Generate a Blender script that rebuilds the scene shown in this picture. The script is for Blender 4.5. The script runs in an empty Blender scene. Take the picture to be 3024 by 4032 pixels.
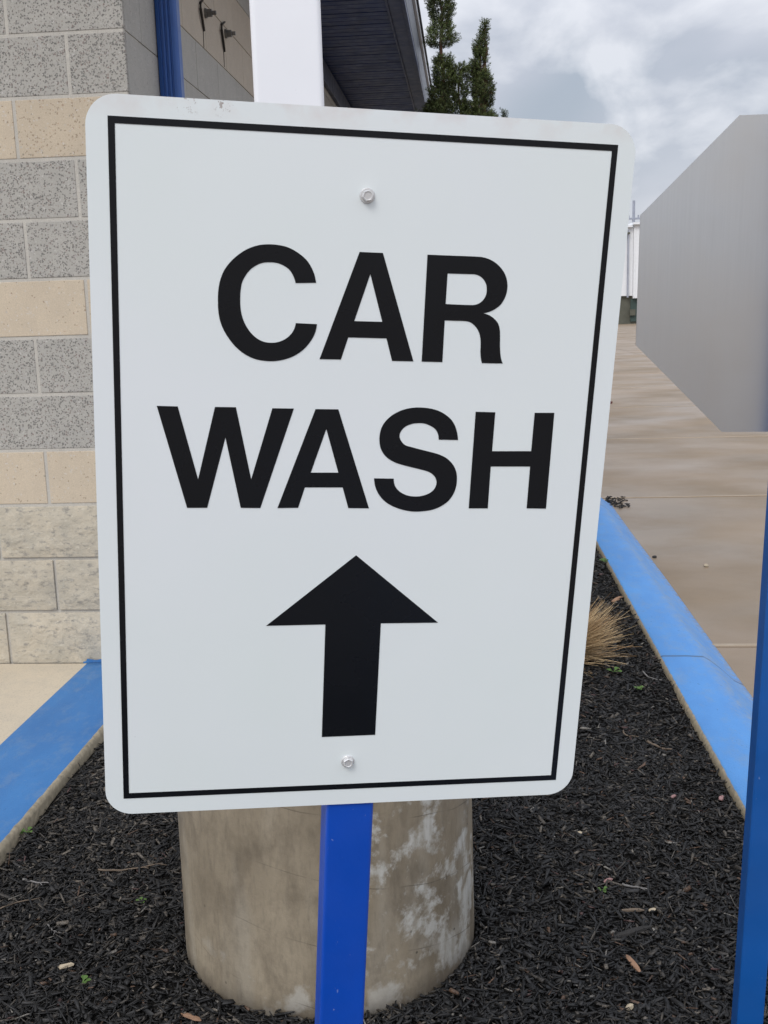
import bpy, bmesh, math, random
import numpy as np
from mathutils import Vector, Matrix, noise
random.seed(7); rng = np.random.default_rng(11)
SC = bpy.context.scene; COL = SC.collection
R = math.radians

# ---------------------------------------------------------------- frame of the place
# camera at the origin looking along +Y; the building is turned by AZ.
H, AZ = 1.3198, 0.0821
def fr(L, U, z=0.0):
    """building frame (L across, U along the wall) -> world"""
    return Vector((L*math.cos(AZ)+U*math.sin(AZ), -L*math.sin(AZ)+U*math.cos(AZ), z))

# ---------------------------------------------------------------- helpers
def lin(r, g, b):
    f = lambda c: (c/255/12.92) if c/255 <= .04045 else ((c/255+.055)/1.055)**2.4
    return (f(r), f(g), f(b), 1)

def tag(o, label=None, cat=None, group=None, kind=None):
    if label: o['label'] = label
    if cat: o['category'] = cat
    if group: o['group'] = group
    if kind: o['kind'] = kind
    return o

def empty(name, loc, label, cat, group=None, rz=0.0, mat=None):
    o = bpy.data.objects.new(name, None); COL.objects.link(o)
    if mat is not None: o.matrix_world = mat
    else:
        o.location = loc; o.rotation_euler = (0, 0, rz)
    o.empty_display_size = .1
    return tag(o, label, cat, group)

def link(name, me, m, parent=None, smooth=False):
    o = bpy.data.objects.new(name, me); COL.objects.link(o)
    for mm in (m if isinstance(m, (list, tuple)) else [m]): me.materials.append(mm)
    if parent is not None: o.parent = parent
    if smooth: me.polygons.foreach_set('use_smooth', [True]*len(me.polygons))
    return o

def obj(name, bm, m, parent=None, smooth=False, bevel=0.0, seg=2):
    bmesh.ops.recalc_face_normals(bm, faces=bm.faces)
    me = bpy.data.meshes.new(name); bm.to_mesh(me); bm.free()
    o = link(name, me, m, parent, smooth)
    if bevel:
        md = o.modifiers.new('bevel', 'BEVEL'); md.width = bevel; md.segments = seg; md.limit_method = 'ANGLE'; md.angle_limit = R(35)
        if smooth: pass
    return o

def bx(bm, a, b, mi=0):
    """axis aligned box from corner a to corner b"""
    vs = [bm.verts.new((x, y, z)) for x in (a[0], b[0]) for y in (a[1], b[1]) for z in (a[2], b[2])]
    for q in ((0,1,3,2),(4,6,7,5),(0,4,5,1),(2,3,7,6),(0,2,6,4),(1,5,7,3)):
        f = bm.faces.new([vs[i] for i in q]); f.material_index = mi
    return vs

def frame_box(bm, L0, L1, U0, U1, z0, z1, mi=0):
    vs = bx(bm, (0,0,0), (1,1,1), mi)
    for v in vs: v.co = fr(L0+(L1-L0)*v.co.x, U0+(U1-U0)*v.co.y, z0+(z1-z0)*v.co.z)
    return vs

def cyl(bm, c, r, h, n=24, axis='z', r2=None, mi=0):
    r2 = r if r2 is None else r2
    lo, hi = [], []
    for i in range(n):
        a = 2*math.pi*i/n
        for lst, rr, t in ((lo, r, 0), (hi, r2, h)):
            p = (rr*math.cos(a), rr*math.sin(a), t)
            if axis == 'y': p = (p[0], -p[2], p[1])
            if axis == 'x': p = (p[2], p[0], p[1])
            lst.append(bm.verts.new((c[0]+p[0], c[1]+p[1], c[2]+p[2])))
    for i in range(n):
        bm.faces.new((lo[i], lo[(i+1)%n], hi[(i+1)%n], hi[i])).material_index = mi
    bm.faces.new(lo[::-1]).material_index = mi; bm.faces.new(hi).material_index = mi

def tube(bm, pts, rad, n=6):
    rings = []
    for i, p in enumerate(pts):
        p = Vector(p)
        t = (Vector(pts[min(i+1, len(pts)-1)])-Vector(pts[max(i-1, 0)])).normalized()
        a = t.orthogonal().normalized(); b = t.cross(a)
        r = rad[i] if isinstance(rad, (list, tuple)) else rad
        rings.append([bm.verts.new(p+a*r*math.cos(2*math.pi*k/n)+b*r*math.sin(2*math.pi*k/n)) for k in range(n)])
    for i in range(len(rings)-1):
        for k in range(n):
            bm.faces.new((rings[i][k], rings[i][(k+1)%n], rings[i+1][(k+1)%n], rings[i+1][k]))
    bm.faces.new(rings[0][::-1]); bm.faces.new(rings[-1])

# ---------------------------------------------------------------- materials
class NT:
    def __init__(s, name, rough=.6, metal=0.0, spec=.5, color=(.5,.5,.5,1)):
        s.m = bpy.data.materials.new(name); s.m.use_nodes = True
        s.t = s.m.node_tree; s.b = s.t.nodes['Principled BSDF']
        s.b.inputs['Roughness'].default_value = rough; s.b.inputs['Metallic'].default_value = metal
        s.b.inputs['Specular IOR Level'].default_value = spec; s.b.inputs['Base Color'].default_value = color
        s.tc = s.t.nodes.new('ShaderNodeTexCoord')
    def l(s, a, b): s.t.links.new(a, b)
    def inp(s, n, i, v):
        if hasattr(v, 'is_linked') or hasattr(v, 'links'): s.l(v, n.inputs[i])
        else: n.inputs[i].default_value = v
    def mapping(s, src='Object', scale=(1,1,1), rot=(0,0,0), loc=(0,0,0)):
        n = s.t.nodes.new('ShaderNodeMapping'); s.l(s.tc.outputs[src], n.inputs[0])
        n.inputs['Scale'].default_value = scale; n.inputs['Rotation'].default_value = rot; n.inputs['Location'].default_value = loc
        return n.outputs[0]
    def noise(s, vec=None, scale=5, detail=4, rough=.55, dist=0.0, col=False):
        n = s.t.nodes.new('ShaderNodeTexNoise'); s.l(vec if vec is not None else s.tc.outputs['Object'], n.inputs['Vector'])
        n.inputs['Scale'].default_value = scale; n.inputs['Detail'].default_value = detail
        n.inputs['Roughness'].default_value = rough; n.inputs['Distortion'].default_value = dist
        return n.outputs['Color' if col else 'Fac']
    def voro(s, vec=None, scale=50, feature='F1', out='Distance', rnd=1.0):
        n = s.t.nodes.new('ShaderNodeTexVoronoi'); n.feature = feature
        s.l(vec if vec is not None else s.tc.outputs['Object'], n.inputs['Vector']); n.inputs['Scale'].default_value = scale
        n.inputs['Randomness'].default_value = rnd
        return n.outputs[out]
    def ramp(s, fac, stops, interp='LINEAR'):
        n = s.t.nodes.new('ShaderNodeValToRGB'); s.l(fac, n.inputs[0]); e = n.color_ramp.elements
        n.color_ramp.interpolation = interp
        while len(e) < len(stops): e.new(.5)
        for k, (p, c) in enumerate(stops):
            e[k].position = p; e[k].color = c if isinstance(c, tuple) else (c, c, c, 1)
        return n.outputs[0]
    def mix(s, fac, a, b, mode='MIX'):
        n = s.t.nodes.new('ShaderNodeMix'); n.data_type = 'RGBA'; n.blend_type = mode
        s.inp(n, 0, fac); s.inp(n, 6, a); s.inp(n, 7, b)
        return n.outputs[2]
    def math(s, op, a, b=0.0, clamp=False):
        n = s.t.nodes.new('ShaderNodeMath'); n.operation = op; n.use_clamp = clamp
        s.inp(n, 0, a); s.inp(n, 1, b)
        return n.outputs[0]
    def sep(s, vec):
        n = s.t.nodes.new('ShaderNodeSeparateXYZ'); s.l(vec, n.inputs[0]); return n.outputs
    def rand(s):
        n = s.t.nodes.new('ShaderNodeNewGeometry'); return n.outputs['Random Per Island']
    def bump(s, h, strength=.3, dist=.002, prev=None):
        n = s.t.nodes.new('ShaderNodeBump'); s.l(h, n.inputs['Height'])
        n.inputs['Strength'].default_value = strength; n.inputs['Distance'].default_value = dist
        if prev is not None: s.l(prev, n.inputs['Normal'])
        s.l(n.outputs[0], s.b.inputs['Normal']); return n.outputs[0]
    def color(s, c): s.inp(s.b, 'Base Color', c)
    def rough(s, c): s.inp(s.b, 'Roughness', c)
    def attr(s, name):
        n = s.t.nodes.new('ShaderNodeAttribute'); n.attribute_name = name; return n.outputs['Color']

def painted(name, col, rough=.4, var=.08, metal=0.0, scratch=0.0, bump=.05, spec=.5):
    n = NT(name, rough, metal, spec)
    f = n.noise(scale=6, detail=5)
    c2 = tuple(max(0, x*(1-var*2)) for x in col[:3])+(1,)
    c = n.mix(n.ramp(f, [(.35, 0.0), (.7, 1.0)]), col, c2)
    if scratch:
        v = n.noise(n.mapping(scale=(3, 3, 1)), scale=55, detail=2, dist=2)
        c = n.mix(n.ramp(v, [(.735, 0.0), (.76, scratch)]), c, (.55, .6, .68, 1))
    n.color(c); n.rough(n.ramp(n.noise(scale=14, detail=6), [(.3, rough*.8), (.7, min(1, rough*1.25))]))
    if bump: n.bump(n.noise(scale=320, detail=3), bump, .001)
    return n.m

M = {}
# sign panel: white sheet with a little dirt near its top edge
n = NT('sign_white', .36, spec=.45)
s3 = n.sep(n.tc.outputs['Object'])
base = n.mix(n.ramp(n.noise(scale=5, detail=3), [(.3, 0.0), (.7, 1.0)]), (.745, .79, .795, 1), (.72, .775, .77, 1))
topm = n.ramp(s3[2], [(.284, 0.0), (.3005, 1.0)])
pink = n.math('MULTIPLY', topm, n.ramp(n.noise(scale=26, detail=5), [(.45, 0.0), (.75, .55)]))
base = n.mix(pink, base, (.60, .47, .43, 1))
strip = n.ramp(s3[2], [(.2925, 0.0), (.2935, 1.0), (.3025, 1.0)])
xm = n.ramp(n.math('ABSOLUTE', n.math('ADD', s3[0], .075)), [(.05, 1.0), (.085, .0)])
strip = n.math('MULTIPLY', strip, xm)
side = n.math('MULTIPLY', strip, n.ramp(n.noise(n.mapping(scale=(1, 1, .1)), scale=17, detail=1), [(.55, 0.0), (.6, 1.0)]))
spk = n.math('MULTIPLY', side, n.ramp(n.noise(scale=210, detail=4, rough=.7), [(.60, 0.0), (.63, 1.0)]))
base = n.mix(spk, base, (.16, .075, .04, 1))
dot = n.ramp(n.voro(scale=24), [(.018, .8), (.028, 0.0)])
base = n.mix(n.math('MULTIPLY', dot, n.ramp(n.noise(scale=3), [(.55, 0.0), (.6, .8)])), base, (.25, .24, .24, 1))
base = n.mix(n.ramp(n.noise(n.mapping(loc=(1, 0, 2)), scale=2.6, detail=2), [(.42, 0.0), (.60, .6)]), base, n.mix(1.0, base, (1.015, .995, 1.03, 1), 'MULTIPLY'))  # faint lavender drift painted into the white, imitating a soft gloss gradient
n.color(base); n.rough(n.ramp(n.noise(scale=9, detail=5), [(.3, .28), (.7, .40)]))
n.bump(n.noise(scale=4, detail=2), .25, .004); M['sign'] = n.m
n = NT('sign_black', .38, spec=.22, color=(.0062, .0072, .0095, 1))
n.rough(n.ramp(n.noise(scale=12, detail=5), [(.3, .22), (.7, .34)])); M['black'] = n.m
M['bolt_white'] = painted('bolt_zinc', (.74, .74, .74, 1), .28, .1, .35, bump=.2)
M['post_blue'] = painted('post_blue_paint', (.003, .068, .46, 1), .42, .08, scratch=.22, bump=.12)
M['post_blue_dull'] = painted('post_blue_dull', (.006, .095, .36, 1), .45, .10, scratch=.2, bump=.12)
M['lamp_white'] = painted('lamp_pole_white', (.80, .81, .84, 1), .33, .02, bump=.03)
M['spout_blue'] = painted('downspout_blue', (.030, .105, .36, 1), .38, .1, bump=.04)
M['steel'] = painted('dull_steel', (.30, .29, .27, 1), .5, .25, .7, bump=.3)
M['dark_steel'] = painted('dark_strap', (.035, .028, .022, 1), .7, .3, .1, bump=.4)
# brushed aluminium
n = NT('brushed_aluminium', .42, 1.0)
v = n.mapping(scale=(1, 1, .02))
g = n.noise(v, scale=420, detail=3)
c = n.mix(n.ramp(g, [(.3, 0.0), (.7, 1.0)]), (.55, .57, .585, 1), (.58, .60, .615, 1))
c = n.mix(n.ramp(n.noise(scale=4.5, detail=3), [(.38, 0.0), (.62, .9)]), c, (.54, .53, .51, 1))  # warm mottling painted into the metal colour for blurred reflections
n.color(c); n.rough(n.ramp(n.noise(scale=9, detail=5), [(.3, .34), (.7, .46)]))
n.bump(g, .02, .0004); M['alu'] = n.m

# concrete masonry, ground face: speckled aggregate, different from block to block
def cmu(name, ca, cb, dark, dens, speck=1.0, sc=1.0):
    n = NT(name, .9, spec=.25)
    r = n.rand()
    nz = n.noise(scale=14, detail=5)
    c = n.mix(n.ramp(nz, [(.3, 0.0), (.7, 1.0)]), ca, cb)
    c = n.mix(n.math('MULTIPLY', r, .35), c, tuple(x*.80 for x in ca[:3])+(1,))
    if speck:
        wv = n.t.nodes.new('ShaderNodeVectorMath'); wv.operation = 'ADD'
        nn = n.noise(scale=120, detail=2, col=True)
        sc_ = n.t.nodes.new('ShaderNodeVectorMath'); sc_.operation = 'SCALE'; n.l(nn, sc_.inputs[0]); sc_.inputs['Scale'].default_value = .012
        n.l(n.tc.outputs['Object'], wv.inputs[0]); n.l(sc_.outputs[0], wv.inputs[1])
        cell = n.voro(wv.outputs[0], 150*sc, 'F1', 'Color'); dist = n.voro(wv.outputs[0], 150*sc)
        cs = n.sep(cell)
        thr = n.math('ADD', n.math('MULTIPLY', r, .22), dens)
        on = n.math('LESS_THAN', cs[0], thr)
        core = n.ramp(dist, [(.36, 1.0), (.58, 0.0)])
        k = n.math('MULTIPLY', n.math('MULTIPLY', on, core), speck*.82)
        pc = n.ramp(cs[1], [(0.0, dark), (.55, dark), (.7, tuple(x*2.6 for x in dark[:3])+(1,)), (.93, (.16, .09, .08, 1)), (1.0, (.10, .13, .12, 1))])
        c = n.mix(k, c, pc)
        lite = n.math('MULTIPLY', n.math('GREATER_THAN', cs[2], .93), core)
        c = n.mix(n.math('MULTIPLY', lite, .6), c, (.62, .60, .58, 1))
    c = n.mix(n.ramp(n.noise(scale=330, detail=4, rough=.7), [(.42, .38), (.60, 0.0)]), c, tuple(x*.62 for x in cb[:3])+(1,))
    n.color(c)
    h = n.noise(scale=260, detail=5, rough=.7)
    n.bump(h, .35, .002)
    return n.m
M['cmu_grey'] = cmu('block_grey', (.475, .455, .415, 1), (.41, .395, .36, 1), (.075, .073, .072, 1), .47)
M['cmu_cream'] = cmu('block_cream', (.62, .525, .40, 1), (.56, .475, .365, 1), (.20, .135, .09, 1), .02, .8)
M['cmu_grey_smooth'] = cmu('block_grey_side', (.50, .485, .45, 1), (.44, .43, .40, 1), (.20, .20, .19, 1), .0, .5)
M['cmu_cream_smooth'] = cmu('block_cream_side', (.60, .53, .44, 1), (.54, .48, .40, 1), (.3, .2, .15, 1), -.08, .3)
M['mortar'] = cmu('mortar', (.60, .57, .51, 1), (.50, .475, .43, 1), (.2, .18, .15, 1), .04, .3, 2.0)
# split face rows, beige with dark grey mottling
n = NT('block_split', .95, spec=.2)
c = n.mix(n.ramp(n.noise(scale=9, detail=6, rough=.65), [(.35, 0.0), (.65, 1.0)]), (.58, .515, .405, 1), (.46, .425, .35, 1))
c = n.mix(n.math('MULTIPLY', n.rand(), .3), c, (.40, .36, .29, 1))
c = n.mix(n.ramp(n.noise(n.mapping(scale=(1, 1, 1.8)), scale=34, detail=5, rough=.7), [(.52, 0.0), (.66, .75)]), c, (.23, .22, .205, 1))
c = n.mix(n.ramp(n.noise(scale=70, detail=4), [(.60, 0.0), (.70, .55)]), c, (.60, .56, .47, 1))
n.color(c); n.bump(n.noise(scale=90, detail=6, rough=.7), .7, .006); M['split'] = n.m

# kerb paint with worn edge showing concrete; object space is the kerb's own (x across, y along)
def kerb_mat(name, col, col2, inner, sign_, wear=.5, flow=None):
    n = NT(name, .62, spec=.35)
    s3 = n.sep(n.tc.outputs['Object'])
    wob = n.math('MULTIPLY', n.math('SUBTRACT', n.noise(scale=30, detail=5), .5), .008)
    x = n.math('MULTIPLY', n.math('SUBTRACT', n.math('ADD', s3[0], wob), inner), sign_)
    bare = n.ramp(n.math('MULTIPLY', x, 20.0), [(.0, 1.0), (.03, 0.0)])
    con = n.mix(n.ramp(n.noise(scale=60, detail=5), [(.3, 0.0), (.7, 1.0)]), (.40, .34, .24, 1), (.22, .19, .135, 1))
    p = n.mix(n.ramp(n.noise(n.mapping(scale=(1, .45, 1)), scale=7, detail=6, rough=.6), [(.3, 0.0), (.72, 1.0)]), col, col2)
    mk = n.ramp(n.noise(n.mapping(scale=(2.2, 1, 1)), scale=38, detail=5, rough=.65), [(.66, 0.0), (.72, wear)])
    p = n.mix(mk, p, tuple(x_*.45 for x_ in col2[:3])+(1,))
    chip = n.ramp(n.noise(scale=85, detail=3, rough=.6), [(.715, 0.0), (.73, wear)])
    p = n.mix(chip, p, (.33, .30, .25, 1))
    if flow is not None:   # pale dusty worn band along the sloping outer face
        b = n.ramp(n.math('MULTIPLY', n.math('SUBTRACT', s3[0], flow), 8.0), [(.0, 0.0), (.35, .55), (.9, .25)])
        p = n.mix(n.math('MULTIPLY', b, n.ramp(n.noise(scale=28, detail=6, rough=.7), [(.42, 0.0), (.62, 1.0)])), p, (.30, .33, .32, 1))
        b2 = n.ramp(n.math('MULTIPLY', n.math('SUBTRACT', n.math('ADD', s3[0], wob), flow+.13), 20.0), [(.0, 0.0), (.8, .8)])
        p = n.mix(n.math('MULTIPLY', b2, n.ramp(n.noise(scale=40, detail=6, rough=.7), [(.45, 0.0), (.6, 1.0)])), p, (.24, .19, .13, 1))
    grit = n.ramp(n.noise(scale=210, detail=4, rough=.75), [(.60, 0.0), (.70, .5)])
    p = n.mix(grit, p, tuple(x_*.40 for x_ in col[:3])+(1,))
    dust = n.ramp(n.noise(n.mapping(scale=(1.5, .8, 1), loc=(3, 1, 0)), scale=12, detail=7, rough=.7), [(.50, 0.0), (.72, .35)])
    p = n.mix(dust, p, (.22, .28, .33, 1))
    jn = n.math('ABSOLUTE', n.math('SUBTRACT', n.math('FRACT', n.math('ADD', n.math('DIVIDE', s3[1], 3.05), .27)), .5))
    p = n.mix(n.ramp(jn, [(.0, .85), (.0012, .6), (.0016, 0.0)]), p, (.05, .06, .07, 1))
    n.color(n.mix(bare, p, con))
    n.bump(n.noise(scale=150, detail=5, rough=.65), .35, .003)
    return n.m

def concrete(name, a, b, c3, streak=None, rough=(.55, .8), sc=1.0, wet=None):
    n = NT(name, .7, spec=.4)
    f = n.noise(scale=.8*sc, detail=7, rough=.62)
    c = n.mix(n.ramp(f, [(.3, 0.0), (.7, 1.0)]), a, b)
    if streak:
        v = n.mapping(scale=streak, rot=(0, 0, AZ))
        st = n.noise(v, scale=.9, detail=3, rough=.5, dist=.9)
        c = n.mix(n.ramp(st, [(.40, 0.0), (.75, .5)]), c, c3)
        st2 = n.noise(n.mapping(scale=(streak[0]*1.6, streak[1]*2.0, 1), rot=(0, 0, AZ), loc=(3, 7, 0)), scale=3, detail=6, rough=.7)
        c = n.mix(n.ramp(st2, [(.5, 0.0), (.75, .25)]), c, tuple(x*.70 for x in a[:3])+(1,))
    else:
        c = n.mix(n.ramp(n.noise(scale=9*sc, detail=6), [(.45, 0.0), (.7, .6)]), c, c3)
    spot = n.ramp(n.noise(scale=23, detail=4, rough=.7), [(.64, 0.0), (.72, .3)])
    c = n.mix(spot, c, tuple(x*.55 for x in a[:3])+(1,))
    fine = n.noise(scale=240, detail=4, rough=.7)
    c = n.mix(n.ramp(fine, [(.54, 0.0), (.70, .5)]), c, (.12, .105, .085, 1))
    n.color(c)
    n.rough(n.ramp(n.noise(n.mapping(scale=(streak or (1, 1, 1))), scale=1.4, detail=5), [(.35, rough[0]), (.65, rough[1])]))
    n.bump(fine, .25, .002)
    return n
M['pave_right'] = concrete('pavement_concrete', (.262, .190, .118, 1), (.185, .135, .084, 1), (.40, .315, .245, 1), (.6, .75, 1), (.30, .68)).m
M['pave_edge'] = concrete('pavement_tooled_edge', (.36, .285, .20, 1), (.30, .23, .155, 1), (.40, .33, .25, 1), None, (.4, .6)).m
M['pave_left'] = concrete('sidewalk_concrete', (.58, .50, .38, 1), (.52, .45, .345, 1), (.46, .41, .33, 1), None, (.6, .8), 1.6).m
M['ground'] = concrete('ground_asphalt', (.07, .068, .064, 1), (.05, .05, .048, 1), (.09, .085, .08, 1), None, (.8, .95)).m
n = NT('joint_dirt', .95); n.color(n.ramp(n.noise(scale=40, detail=4), [(.3, (.055, .047, .038, 1)), (.7, (.12, .10, .075, 1))])); M['joint'] = n.m

# footing concrete (sonotube cast): stains, pale efflorescence on one side, spiral form lines
n = NT('footing_concrete', .75, spec=.35)
s3 = n.sep(n.tc.outputs['Object'])
ang = n.math('ARCTAN2', s3[1], s3[0])
c = n.mix(n.ramp(n.noise(n.mapping(scale=(1, 1, .55)), scale=5.5, detail=6, rough=.55), [(.35, 0.0), (.7, 1.0)]), (.325, .272, .195, 1), (.175, .142, .098, 1))
c = n.mix(n.ramp(n.noise(n.mapping(scale=(1.2, 1.2, .18), loc=(2, 1, 0)), scale=9, detail=3), [(.52, 0.0), (.66, .5)]), c, (.33, .295, .235, 1))
c = n.mix(n.ramp(n.noise(n.mapping(scale=(1, 1, .5), loc=(4, 4, 4)), scale=16, detail=7, rough=.65), [(.46, 0.0), (.68, .6)]), c, (.11, .088, .062, 1))
fine = n.noise(n.mapping(scale=(1, 1, .25)), scale=130, detail=5)
c = n.mix(n.ramp(fine, [(.5, 0.0), (.75, .3)]), c, (.10, .085, .065, 1))
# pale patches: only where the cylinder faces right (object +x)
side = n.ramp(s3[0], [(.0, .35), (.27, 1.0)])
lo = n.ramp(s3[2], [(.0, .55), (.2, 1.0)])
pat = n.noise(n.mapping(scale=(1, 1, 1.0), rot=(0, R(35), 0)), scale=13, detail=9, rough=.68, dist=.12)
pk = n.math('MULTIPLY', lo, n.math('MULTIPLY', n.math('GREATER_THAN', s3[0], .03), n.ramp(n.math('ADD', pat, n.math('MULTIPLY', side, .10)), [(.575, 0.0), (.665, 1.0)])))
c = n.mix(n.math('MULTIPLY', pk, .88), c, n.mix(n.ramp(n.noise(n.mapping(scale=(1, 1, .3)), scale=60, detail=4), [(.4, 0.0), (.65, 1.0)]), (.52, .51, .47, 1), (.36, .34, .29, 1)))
pat2 = n.noise(n.mapping(loc=(5, 3, 1)), scale=7, detail=6, rough=.6)
lowp = n.ramp(s3[2], [(.0, 1.0), (.07, .9), (.14, 0.0)])
c = n.mix(n.math('MULTIPLY', lowp, n.ramp(pat2, [(.56, 0.0), (.62, .7)])), c, (.46, .44, .39, 1))
# spiral form lines (thin dark)
sp = n.math('ADD', n.math('MULTIPLY', s3[2], 7.5), n.math('MULTIPLY', ang, .55))
sp = n.math('ADD', sp, n.math('MULTIPLY', n.noise(scale=4, detail=2), .25))
fr_ = n.math('ABSOLUTE', n.math('SUBTRACT', n.math('FRACT', sp), .5))
line = n.ramp(fr_, [(.0, 1.0), (.012, 0.0)])
c = n.mix(n.math('MULTIPLY', line, n.ramp(n.noise(scale=11), [(.42, 0.0), (.6, .7)])), c, (.07, .058, .045, 1))
# dark runs from the top
run = n.math('MULTIPLY', n.ramp(s3[2], [(.44, 0.0), (.62, 1.0)]), n.ramp(n.noise(n.mapping(scale=(1, 1, .02)), scale=17, detail=3), [(.56, 0.0), (.63, .75)]))
c = n.mix(run, c, (.085, .072, .05, 1))
hole = n.ramp(n.voro(scale=26), [(.05, 1.0), (.09, 0.0)])
c = n.mix(n.math('MULTIPLY', hole, n.ramp(n.noise(scale=6), [(.5, 0.0), (.6, .9)])), c, (.05, .042, .033, 1))
soil = n.ramp(n.math('ADD', s3[2], n.math('MULTIPLY', n.noise(scale=24, detail=5), .05)), [(.03, .75), (.085, 0.0)])
c = n.mix(soil, c, (.055, .045, .035, 1))
n.color(c); n.rough(n.ramp(n.noise(scale=8), [(.3, .55), (.7, .85)]))
bp = n.bump(n.noise(scale=60, detail=6, rough=.65), .28, .004); n.bump(line, .5, .003, bp) if False else None
M['footing'] = n.m

# mulch
n = NT('mulch_chips', .62, spec=.5)
n.color(n.mix(n.ramp(n.noise(scale=260, detail=3), [(.32, 0.0), (.62, .7)]), n.attr('tint'), (.004, .004, .004, 1), 'MIX'))
n.bump(n.noise(n.mapping(scale=(1, 1, 1)), scale=500, detail=3), .5, .001); M['mulch'] = n.m
n = NT('mulch_soil', .95, spec=.15)
n.color(n.ramp(n.noise(scale=70, detail=6, rough=.7), [(.35, (.004, .004, .004, 1)), (.7, (.016, .014, .012, 1))]))
n.bump(n.noise(scale=120, detail=5, rough=.7), 1.0, .012); M['soil'] = n.m
def plain(name, col, rough=.8, var=.3, sc=60, spec=.3):
    n = NT(name, rough, spec=spec)
    n.color(n.mix(n.ramp(n.noise(scale=sc, detail=4), [(.3, 0.0), (.7, 1.0)]), col, tuple(x*(1-var) for x in col[:3])+(1,)))
    return n.m
M['twig'] = plain('twig_bark', (.17, .13, .095, 1)); M['twig_grey'] = plain('twig_grey', (.22, .21, .20, 1))
M['chip_pale'] = plain('chip_pale', (.50, .42, .30, 1)); M['chip_orange'] = plain('chip_orange', (.32, .19, .12, 1))
M['chip_pink'] = plain('chip_pink', (.34, .20, .19, 1)); M['chip_dark'] = plain('chip_dark', (.035, .033, .031, 1))
M['weed'] = plain('weed_leaf', (.085, .16, .035, 1), .6, .3, 200)
M['leaf_red'] = plain('leaf_red', (.10, .03, .025, 1))
n = NT('dry_grass', .8, spec=.2); n.color(n.attr('tint')); M['dry'] = n.m
n = NT('yew_needles', .55, spec=.35); n.color(n.attr('tint')); M['yew'] = n.m
M['bark'] = plain('yew_bark', (.13, .075, .05, 1), .9, .4, 40)
# eave
M['soffit'] = painted('soffit_metal', (.040, .070, .200, 1), .45, .2, bump=.02)
M['fascia_in'] = painted('fascia_flange', (.075, .098, .19, 1), .42, .1, bump=.02)
M['fascia'] = painted('fascia_face', (.15, .165, .20, 1), .42, .1, bump=.02)
M['drip'] = painted('drip_edge', (.62, .66, .72, 1), .3, .05, bump=.0)
M['roof_dark'] = painted('roof_edge', (.02, .022, .03, 1), .6, .1, bump=.05)
M['trim_blue'] = painted('wall_top_trim', (.05, .066, .12, 1), .5, .1, bump=.02)
M['far_white'] = painted('far_white_siding', (.80, .81, .82, 1), .5, .03)
M['far_dark'] = plain('far_base', (.115, .115, .09, 1), .8, .25, 2)
M['far_green'] = plain('far_door', (.055, .085, .075, 1), .5, .3, 2)
M['far_pole'] = plain('far_haze_grey', (.38, .40, .46, 1), .8, .2, 3)  # pale grey-blue: distance haze painted into the pole colour

# ================================================================ SETTING
bm = bmesh.new(); bmesh.ops.create_grid(bm, x_segments=8, y_segments=8, size=700)
for v in bm.verts: v.co.z = -.14; v.co.y += 500
tag(obj('ground', bm, M['ground']), kind='structure')

# right hand pavement: concrete slabs over a dark joint bed
bm = bmesh.new(); frame_box(bm, -1.0, 60, -6, 95, -.13, -.062)
tag(obj('joint_bed', bm, M['joint']), kind='structure')
bm = bmesh.new()
us = [-6.0, -2.6, .8, 4.19, 7.60, 11.0, 14.4, 17.8, 21.2, 28, 35, 42, 50, 60, 72, 90]
ls = [.9, 4.6, 8.3, 12, 16, 22, 30, 45, 60]
for i in range(len(us)-1):
    for j in range(len(ls)-1):
        l0 = ls[j]
        if j == 0 and us[i] >= 7.5: l0 = .72
        frame_box(bm, l0+.006, ls[j+1]-.006, us[i]+.010, us[i+1]-.010, -.11, -.05+random.uniform(-.0015, .0015))
for u_ in us[2:9]:
    for j in range(4): frame_box(bm, max(ls[j], .92 if u_ < 7 else .74)+.01, ls[j+1]-.01, u_+.012, u_+.040, -.06, -.0478+random.uniform(0, .0006), 1)
tag(obj('pavement', bm, [M['pave_right'], M['pave_edge']], bevel=.006), kind='structure')

# concrete forecourt behind the viewer
bm = bmesh.new()
for i in range(6):
    for j in range(5): frame_box(bm, -20+i*10+.01, -10+i*10-.01, -46+j*8+.01, -38+j*8-.01, -.13, -.05)
frame_box(bm, -1.13, .66, -5.99, -1.03, -.13, -.05)
tag(obj('forecourt', bm, M['pave_right'], bevel=.006), kind='structure')

# left sidewalk
bm = bmesh.new()
for l0, l1 in ((-5.5, -2.95), (-2.945, -1.40)):
    frame_box(bm, l0, l1, -4, 2.2, -.08, .044); frame_box(bm, l0, l1, 2.206, 3.743, -.08, .044)
tag(obj('sidewalk', bm, M['pave_left'], bevel=.004), kind='structure')

def kerb(name, mat, prof, L0, U0, U1, turn=None):
    """kerb strip swept along U; prof = list of (dx, z); object origin at L0, object y along the wall direction"""
    n_ = int((U1-U0)/.06); bm = bmesh.new(); rows = []
    for i in range(n_+1):
        U = U0+(U1-U0)*i/n_; row = []
        for k, (dx, z) in enumerate(prof):
            w = .003*noise.noise(Vector((k*1.1, U*1.6, L0)))+.0005*noise.noise(Vector((k*1.7, U*5, L0)))
            row.append(bm.verts.new((dx+w*1.2, U, z+w*.6)))
        rows.append(row)
    for i in range(n_):
        for k in range(len(prof)-1): bm.faces.new((rows[i][k], rows[i+1][k], rows[i+1][k+1], rows[i][k+1]))
    bm.faces.new(rows[0]); bm.faces.new(rows[-1][::-1])
    o = obj(name, bm, mat, smooth=True)
    o.location = fr(L0, 0); o.rotation_euler = (0, 0, -AZ)
    tag(o, kind='structure'); return o
M['kerb_r'] = kerb_mat('kerb_paint_light_blue', (.092, .285, .62, 1), (.075, .235, .54, 1), .005, 1, .8, flow=.13)
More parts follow.
